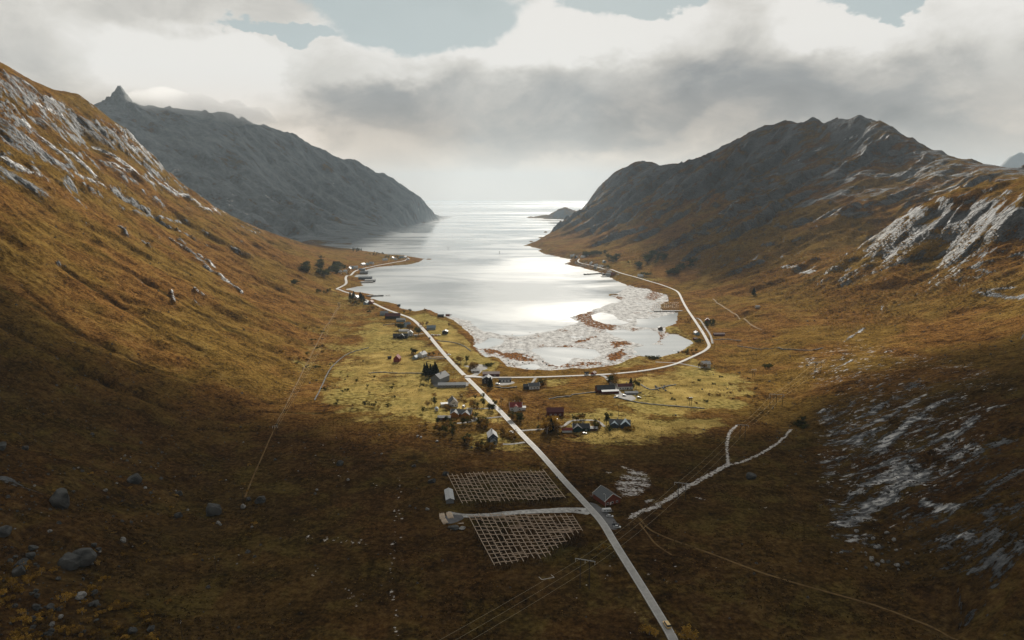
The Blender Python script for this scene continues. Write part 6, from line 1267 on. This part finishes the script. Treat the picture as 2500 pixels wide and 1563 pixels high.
boat('white fishing boat moored at the outer end of the wharf', 912, 689, 10, 10, 'white'); boat('white boat moored beside the dark quay shed on the far right shore', 1480, 676, -60, 11, 'white'); boat('second boat moored at the far right quay', 1487, 676, -70, 9, 'blue'); boat('small pale boat pulled up beside the red boathouse on the left shore', 1100, 771, 20, 5, 'white'); boat('upturned looking pale boat beside the farm clutter', 1505, 971, 15, 6, 'blue')
def pier(label, a, b, w_, top, mat, posts=True, nm='pier'):
    A_ = Vector(at_z(*a, 0)); B_ = Vector(at_z(*b, 0)); d_ = (B_ - A_); L = d_.length; rz = math.atan2(d_.y, d_.x); t = thing(nm, label, nm, tuple((A_ + B_) / 2), rz)
    if nm == 'breakwater':
        b_ = MB(); rr = random.Random(int(L)); n_ = int(L / 3) + 1
        for i in range(n_):
            x = -L / 2 + i * L / n_; ww = w_ * rr.uniform(.8, 1.1)
            for (y_, z_) in ((-ww, -1), (-ww * .45, top * rr.uniform(.7, 1.1)), (ww * .45, top * rr.uniform(.7, 1.1)), (ww, -1)): b_.v.append((x + rr.uniform(-1, 1), y_, z_))
        for i in range(n_ - 1):
            for k in range(3): q = i * 4 + k; b_.f.append((q, q + 1, q + 5, q + 4))
        b_.build('rubble', M[mat], t)
    else:
        MB().box(0, 0, top, L, w_, .5).build('deck', M[mat], t)
        n_ = max(2, int(L / 9))
        for i in range(n_):
            for s_ in (-1, 1): x = -L / 2 + (i + .5) * L / n_; MB().bar((x, s_ * (w_ / 2 - .4), -1.5), (x, s_ * (w_ / 2 - .4), top), .3, 6).build('pile', M['darkwood'], t)
pier('straight stone mole reaching into the fjord above the blue house', (893, 724.5), (940, 722.5), 7, 2.6, 'boulder', nm='breakwater'); pier('thin wooden jetty at the end of the stone mole', (940, 722.5), (953, 722), 3, 1.6, 'concrete'); pier('dark timber wharf carrying the fish warehouse', (880, 690), (911, 689), 24, 1.6, 'darkwood', nm='wharf')
pier('curved dark breakwater of the small harbour on the far right shore', (1427, 671), (1476, 668), 9, 2.8, 'boulder', nm='breakwater'); pier('low stone pier beside the first houses of the far right shore', (1379, 645), (1404, 645), 8, 2.2, 'boulder', nm='breakwater'); pier('grey quay of the small harbour on the far right shore', (1468, 676), (1500, 675), 16, 1.6, 'concrete', nm='quay')
for (a, b, l) in ((1094, 609, 'nearer left iron marker pole standing in the fjord'), (1219.5, 620, 'right marker pole standing alone in the fjord')):
    p_ = at_z(a, b, 0); t = thing('sea_marker', l, 'sea marker', p_); MB().bar((0, 0, -3), (0, 0, 9), .9, 6, .5).build('post', M['darkwood'], t); MB().box(0, 0, 9.6, 2, 2, 1.4).build('top_mark', M['darkwood'], t)
# log and pole piles beside the racks
def pile(label, px, py, yaw, L, n_, rows, mat='wood', r=.16, nm='pole_stack'):
    g_ = hit(px, py); t = thing(nm, label, 'wood pile', tuple(g_), R(yaw)); rr = random.Random(px)
    for k in range(rows):
        b_ = MB()
        for i in range(n_ - k): y_ = (i - (n_ - k) / 2) * r * 2.1; e = rr.uniform(-.8, .8); b_.bar((-L / 2 + e, y_, r + k * r * 1.8), (L / 2 + e, y_, r + k * r * 1.8), r, 5)
        b_.build('pole_layer', M[mat], t)
pile('pale pole stack, left one below the grey shed', 1079, 1262, 100, 7, 11, 3); pile('pale pole stack touching the yard, right one below the grey shed', 1098, 1260, 105, 8, 12, 3); pile('third pale pole stack, lowest of the three', 1085, 1274, 112, 6, 11, 3); pile('small fan of pale poles on dark tarpaulin beside the rubble', 1104, 1290, 100, 5, 9, 2); pile('two pale planks beside the dark rubble heap', 1124, 1278, 10, 3, 3, 1)
boulder(1107, 1293, 13, 'dark rubble heap under the fan of pale poles', None, False, .35); boulder(1128, 1292, 9, 'grey rubble heap right of the fan of pale poles', None, True, .25)
g_ = hit(1338, 1413); t = thing('goal_frame', 'white metal goal frame lying open on the dark grass below the lower rack', 'goal', tuple(g_), R(18))
for p_, q, n_ in (((-3.6, 0, .12), (3.6, 0, .12), 'crossbar'), ((-3.6, 0, .12), (-4.2, 3.0, .12), 'post'), ((3.6, 0, .12), (3.0, 3.0, .12), 'post')): MB().bar(p_, q, .12, 6).build(n_, M['trim'], t)
g_ = hit(1447, 1212); t = thing('terrace', 'small red railed terrace with a white box at the left end of the red barn', 'terrace', tuple(g_), R(25)); MB().box(0, 0, .5, 4, 3, .25).build('deck', M['brown'], t); MB().box(1.0, -.2, 1.3, 1.4, 1.2, 1.3).build('box', M['trim'], t)
for x0, y0, x1, y1 in ((-2, -1.5, 2, -1.5), (-2, -1.5, -2, 1.5)):
    b_ = MB(); b_.bar((x0, y0, 1.6), (x1, y1, 1.6), .07, 4)
    for k in range(5): s_ = k / 4; b_.bar((x0 + (x1 - x0) * s_, y0 + (y1 - y0) * s_, .5), (x0 + (x1 - x0) * s_, y0 + (y1 - y0) * s_, 1.6), .05, 4)
    b_.build('railing', M['red'], t)
boat('small white boat lying against the front of the red barn', 1461, 1220, 130, 4, 'white')
# stone walls, hedges and banks across the fields
def wall_line(label, px, h, w_, mat, nm='stone_wall', cat='wall'):
    P = trace(px, 2.0); b_ = MB(); rr = random.Random(int(px[0][0])); n_ = len(P)
    T = np.gradient(P, axis=0); T /= np.linalg.norm(T, axis=1)[:, None] + 1e-9; N_ = np.stack([-T[:, 1], T[:, 0]], 1)
    for i in range(n_):
        z = ground(P[i, 0], P[i, 1]); hh_ = h * rr.uniform(.6, 1.2)
        for s_, zz in ((1, -.3), (.7, hh_), (-.7, hh_ * rr.uniform(.8, 1.1)), (-1, -.3)): b_.v.append((P[i, 0] + N_[i, 0] * w_ * s_ * rr.uniform(.8, 1.2), P[i, 1] + N_[i, 1] * w_ * s_, z + zz))
    for i in range(n_ - 1):
        for k in range(3): q = i * 4 + k; b_.f.append((q, q + 4, q + 5, q + 1))
    return tag(b_.build(nm, M[mat]), label, cat)
for l, q in (('low dark stone wall curving round the left edge of the green fields', [(768,978),(785,945),(800,910),(815,890),(850,862),(900,850)]), ('low stone wall running right from the farm clutter', [(1565,940),(1590,955),(1620,945),(1650,940)]), ('long dark bank across the orange moor', [(1868,852),(1920,856),(1985,857),(2010,850)]), ('dark bank along the brook above the farm barn', [(1395,965),(1430,960),(1462,958)]), ('stone wall from the shore up to the road in the middle field', [(1064,832),(1100,835),(1130,843),(1150,858)]),
             ('dark wall with bushes across the left shore field', [(900,912),(932,909),(960,912),(1035,912)]), ('dark field wall at the left of the upper fields', [(935,795),(970,790),(990,795)]), ('wall along the foot of the flat field below the farm', [(1500,970),(1560,985),(1640,992),(1720,998)]), ('stone wall along the drive below the left field house', [(1035,877),(1070,877),(1090,876)]), ('dark ditch bank in the brown field left of the farm', [(1340,975),(1365,970),(1395,968)]), ('dark bank beneath the white house with blackish side wing', [(1208,945),(1235,949),(1262,945)]), ('low bank across the moor beside the long red brown shed', [(1742,830),(1770,828),(1810,833)]), ('old wall on the moor at the right of the big bend', [(1800,845),(1840,851),(1868,852)])):
    wall_line(l, q, .9, .7, 'boulder')
# rubble and clutter in the farm yard
field_stones(16, 1550, 1590, 955, 968, 1.2, 2.6, 'grey heap of rubble at the right end of the farmyard', 'rubble heaps of the farmyard', .5)
field_stones(14, 1600, 1625, 940, 955, 1.5, 3, 'dark rock on the green knoll right of the farm', 'rocks on the green knoll right of the farm', .2)
field_stones(36, 1200, 1470, 878, 905, 1, 2.4, 'dark seaweed covered rock along the head of the bay', 'rocks along the head of the bay', .3)
HAZE = 4.6e-5; CLOUD_T = 260.0; CLOUD_D = 0.0048; CLOUD_SOFT = 620.0
# ------------------------------------------------------------------ air and clouds
def box_mesh(name, x0, x1, y0, y1, z0, z1):
    me = bpy.data.meshes.new(name)
    v_ = [(x, y, z) for x in (x0, x1) for y in (y0, y1) for z in (z0, z1)]
    me.from_pydata(v_, [], [(0, 1, 3, 2), (4, 6, 7, 5), (0, 4, 5, 1), (2, 3, 7, 6), (0, 2, 6, 4), (1, 5, 7, 3)]); me.update()
    o = bpy.data.objects.new(name, me); C.objects.link(o); return o
haze = box_mesh('haze', -31000, 31000, -1500, 27000, -6, max(1010, float(H.max()) + 20))
hm = bpy.data.materials.new('haze air'); hm.use_nodes = True; h_ = NT(hm.node_tree)
pv = h_.add('ShaderNodeVolumePrincipled', {'Color': (.72, .87, 1.0, 1), 'Density': HAZE, 'Anisotropy': .0})
h_.add('ShaderNodeOutputMaterial', {1: pv.outputs[0]})
haze.data.materials.append(hm); tag(haze, 'pale haze filling the valley and the fjord', 'haze', kind='stuff')
def lump(name, seed, nx, ny, shape, mat):
    """closed flattened lumpy body: shape(u,v)->(x,y,ztop,zbot)"""
    bm_v = []; faces = []
    for side in (0, 1):
        for j in range(ny):
            for i in range(nx): bm_v.append(shape(i / (nx - 1), j / (ny - 1), side))
    def idx(i, j, s_): return s_ * nx * ny + j * nx + i
    for j in range(ny - 1):
        for i in range(nx - 1):
            faces.append((idx(i, j, 0), idx(i + 1, j, 0), idx(i + 1, j + 1, 0), idx(i, j + 1, 0)))
            faces.append((idx(i, j, 1), idx(i, j + 1, 1), idx(i + 1, j + 1, 1), idx(i + 1, j, 1)))
    for i in range(nx - 1):
        faces.append((idx(i, 0, 0), idx(i, 0, 1), idx(i + 1, 0, 1), idx(i + 1, 0, 0))); faces.append((idx(i, ny - 1, 0), idx(i + 1, ny - 1, 0), idx(i + 1, ny - 1, 1), idx(i, ny - 1, 1)))
    for j in range(ny - 1):
        faces.append((idx(0, j, 0), idx(0, j + 1, 0), idx(0, j + 1, 1), idx(0, j, 1))); faces.append((idx(nx - 1, j, 0), idx(nx - 1, j, 1), idx(nx - 1, j + 1, 1), idx(nx - 1, j + 1, 0)))
    me = bpy.data.meshes.new(name); me.from_pydata(bm_v, [], faces); me.update()
    o = bpy.data.objects.new(name, me); C.objects.link(o); me.materials.append(mat); return o
# the cloud whose shadow lies over the near end of the valley
CH = 3200.0
offx = CH / math.tan(SUN_EL) * math.sin(SUN_AZ); offy = CH / math.tan(SUN_EL) * math.cos(SUN_AZ)
SHP = [(-60,610),(0,640),(120,730),(260,830),(420,905),(600,955),(800,1005),(1000,1075),(1150,1110),(1300,1115),(1450,1105),(1600,1090),(1750,1060),(1880,1010),(1960,950),(2080,900),(2250,850),(2500,800),(2600,780)]
edge = []
for q in SHP:
    g_ = hit(*q); k = g_.z / math.tan(SUN_EL); edge.append((g_.x - k * math.sin(SUN_AZ), g_.y - k * math.cos(SUN_AZ)))
edge = sorted(edge); edge = [(-2300, edge[0][1] - 150)] + edge + [(2300, edge[-1][1] - 100)]
def cshape(u, v, side):
    x = -2200 + 4400 * u; e = float(np.interp(x, [q[0] for q in edge], [q[1] for q in edge]))
    y = -700 + (e + 700) * v
    y += 46 * float(perlin(np.array([x / 160.]), np.array([y / 160.]), 5)[0]) * v
    t = min(1.0, (1 - v) * (e + 700) / CLOUD_SOFT) ; th = CLOUD_T * (t ** 1.2) * min(1, u * 8, (1 - u) * 8, v * 10)
    th *= 1 + .35 * float(perlin(np.array([x / 240.]), np.array([y / 240.]), 9)[0])
    return (x + offx, y + offy, CH + (th / 2 + .5 if side else -th / 2 - .5))
cm = bpy.data.materials.new('cloud vapour'); cm.use_nodes = True; c_ = NT(cm.node_tree)
pv = c_.add('ShaderNodeVolumePrincipled', {'Color': (.97, .97, .97, 1), 'Density': CLOUD_D, 'Anisotropy': .5}); c_.add('ShaderNodeOutputMaterial', {1: pv.outputs[0]})
sc = lump('cloud', 3, 70, 70, cshape, cm)
tag(sc, 'broad grey cloud overhead shading the near end of the valley', 'cloud', kind='stuff')

# two high cloud sheets, added unseen above the top of the picture to shade the far mountain and the back of the right one
def sheet(label, poly_x, poly_y, alt, dens, seed):
    ox = alt / math.tan(SUN_EL) * math.sin(SUN_AZ); oy = alt / math.tan(SUN_EL) * math.cos(SUN_AZ)
    x0, x1 = poly_x; y0, y1 = poly_y
    def shp(u, v, side):
        x = x0 + (x1 - x0) * u; y = y0 + (y1 - y0) * v
        r = 1 - max(abs(u - .5), abs(v - .5)) * 2; n_ = float(fbm(np.array([x / 700.]), np.array([y / 700.]), 3, seed)[0])
        th = 400 * min(1, max(0, r * 5)) * (1 + .5 * n_) + 1
        return (x + ox, y + oy, alt + (th / 2 if side else -th / 2))
    m_ = bpy.data.materials.new('high cloud vapour'); m_.use_nodes = True; q_ = NT(m_.node_tree)
    pv_ = q_.add('ShaderNodeVolumePrincipled', {'Color': (.97, .97, .97, 1), 'Density': dens, 'Anisotropy': .5}); q_.add('ShaderNodeOutputMaterial', {1: pv_.outputs[0]})
    tag(lump('cloud', seed, 40, 40, shp, m_), label, 'cloud', kind='stuff')
sheet('unseen thin cloud sheet added to shade the far left mountain', (-6500, -650), (2500, 7000), 7000, .0006, 41)
sheet('unseen thin cloud sheet added to shade the back of the right mountain', (420, 1900), (1700, 4300), 6800, .0011, 47)
# cloud cap resting on the ridge of the far mountain
def cap():
    import bmesh
    bm = bmesh.new(); rr = random.Random(12)
    L_ = [(330 + i * 12 + rr.uniform(-6, 6), 232 + (i * 12) * .17 + rr.uniform(-16, 14), 3950 + i * 22 + rr.uniform(-120, 80), rr.uniform(60, 120) * (.6 if i < 3 else 1), rr.uniform(80, 150), rr.uniform(28, 55) * (.6 if i < 3 else 1)) for i in range(26)]
    for k, (px, py, Y0, rx, ry, rz_) in enumerate(L_):
        c0 = at_y(px, py, Y0); r_ = bmesh.ops.create_icosphere(bm, subdivisions=3, radius=1.0)
        for v_ in r_['verts']:
            d_ = v_.co.copy(); n_ = 1 + .5 * float(fbm(np.array([d_.x * 1.6 + px]), np.array([d_.y * 1.6 + d_.z * 2.3 + k]), 4, k)[0]); v_.co = Vector((c0[0] + d_.x * rx * n_, c0[1] + d_.y * ry * n_, c0[2] + d_.z * rz_ * n_))
    me = bpy.data.meshes.new('cloud puffs'); bm.to_mesh(me); bm.free(); tmp = bpy.data.objects.new('puffs', me); C.objects.link(tmp)
    md = tmp.modifiers.new('remesh', 'REMESH'); md.mode = 'VOXEL'; md.voxel_size = 14
    dg = bpy.context.evaluated_depsgraph_get(); me2 = bpy.data.meshes.new_from_object(tmp.evaluated_get(dg)); bpy.data.objects.remove(tmp)
    m_ = bpy.data.materials.new('cap vapour'); m_.use_nodes = True; q_ = NT(m_.node_tree)
    pv_ = q_.add('ShaderNodeVolumePrincipled', {'Color': (.999, .999, .999, 1), 'Density': .0020, 'Anisotropy': .80}); q_.add('ShaderNodeOutputMaterial', {1: pv_.outputs[0]})
    me2.materials.clear(); me2.materials.append(m_); o = bpy.data.objects.new('cloud', me2); C.objects.link(o); tag(o, 'white cloud cap resting on the ridge of the far left mountain', 'cloud', kind='stuff')
cap()
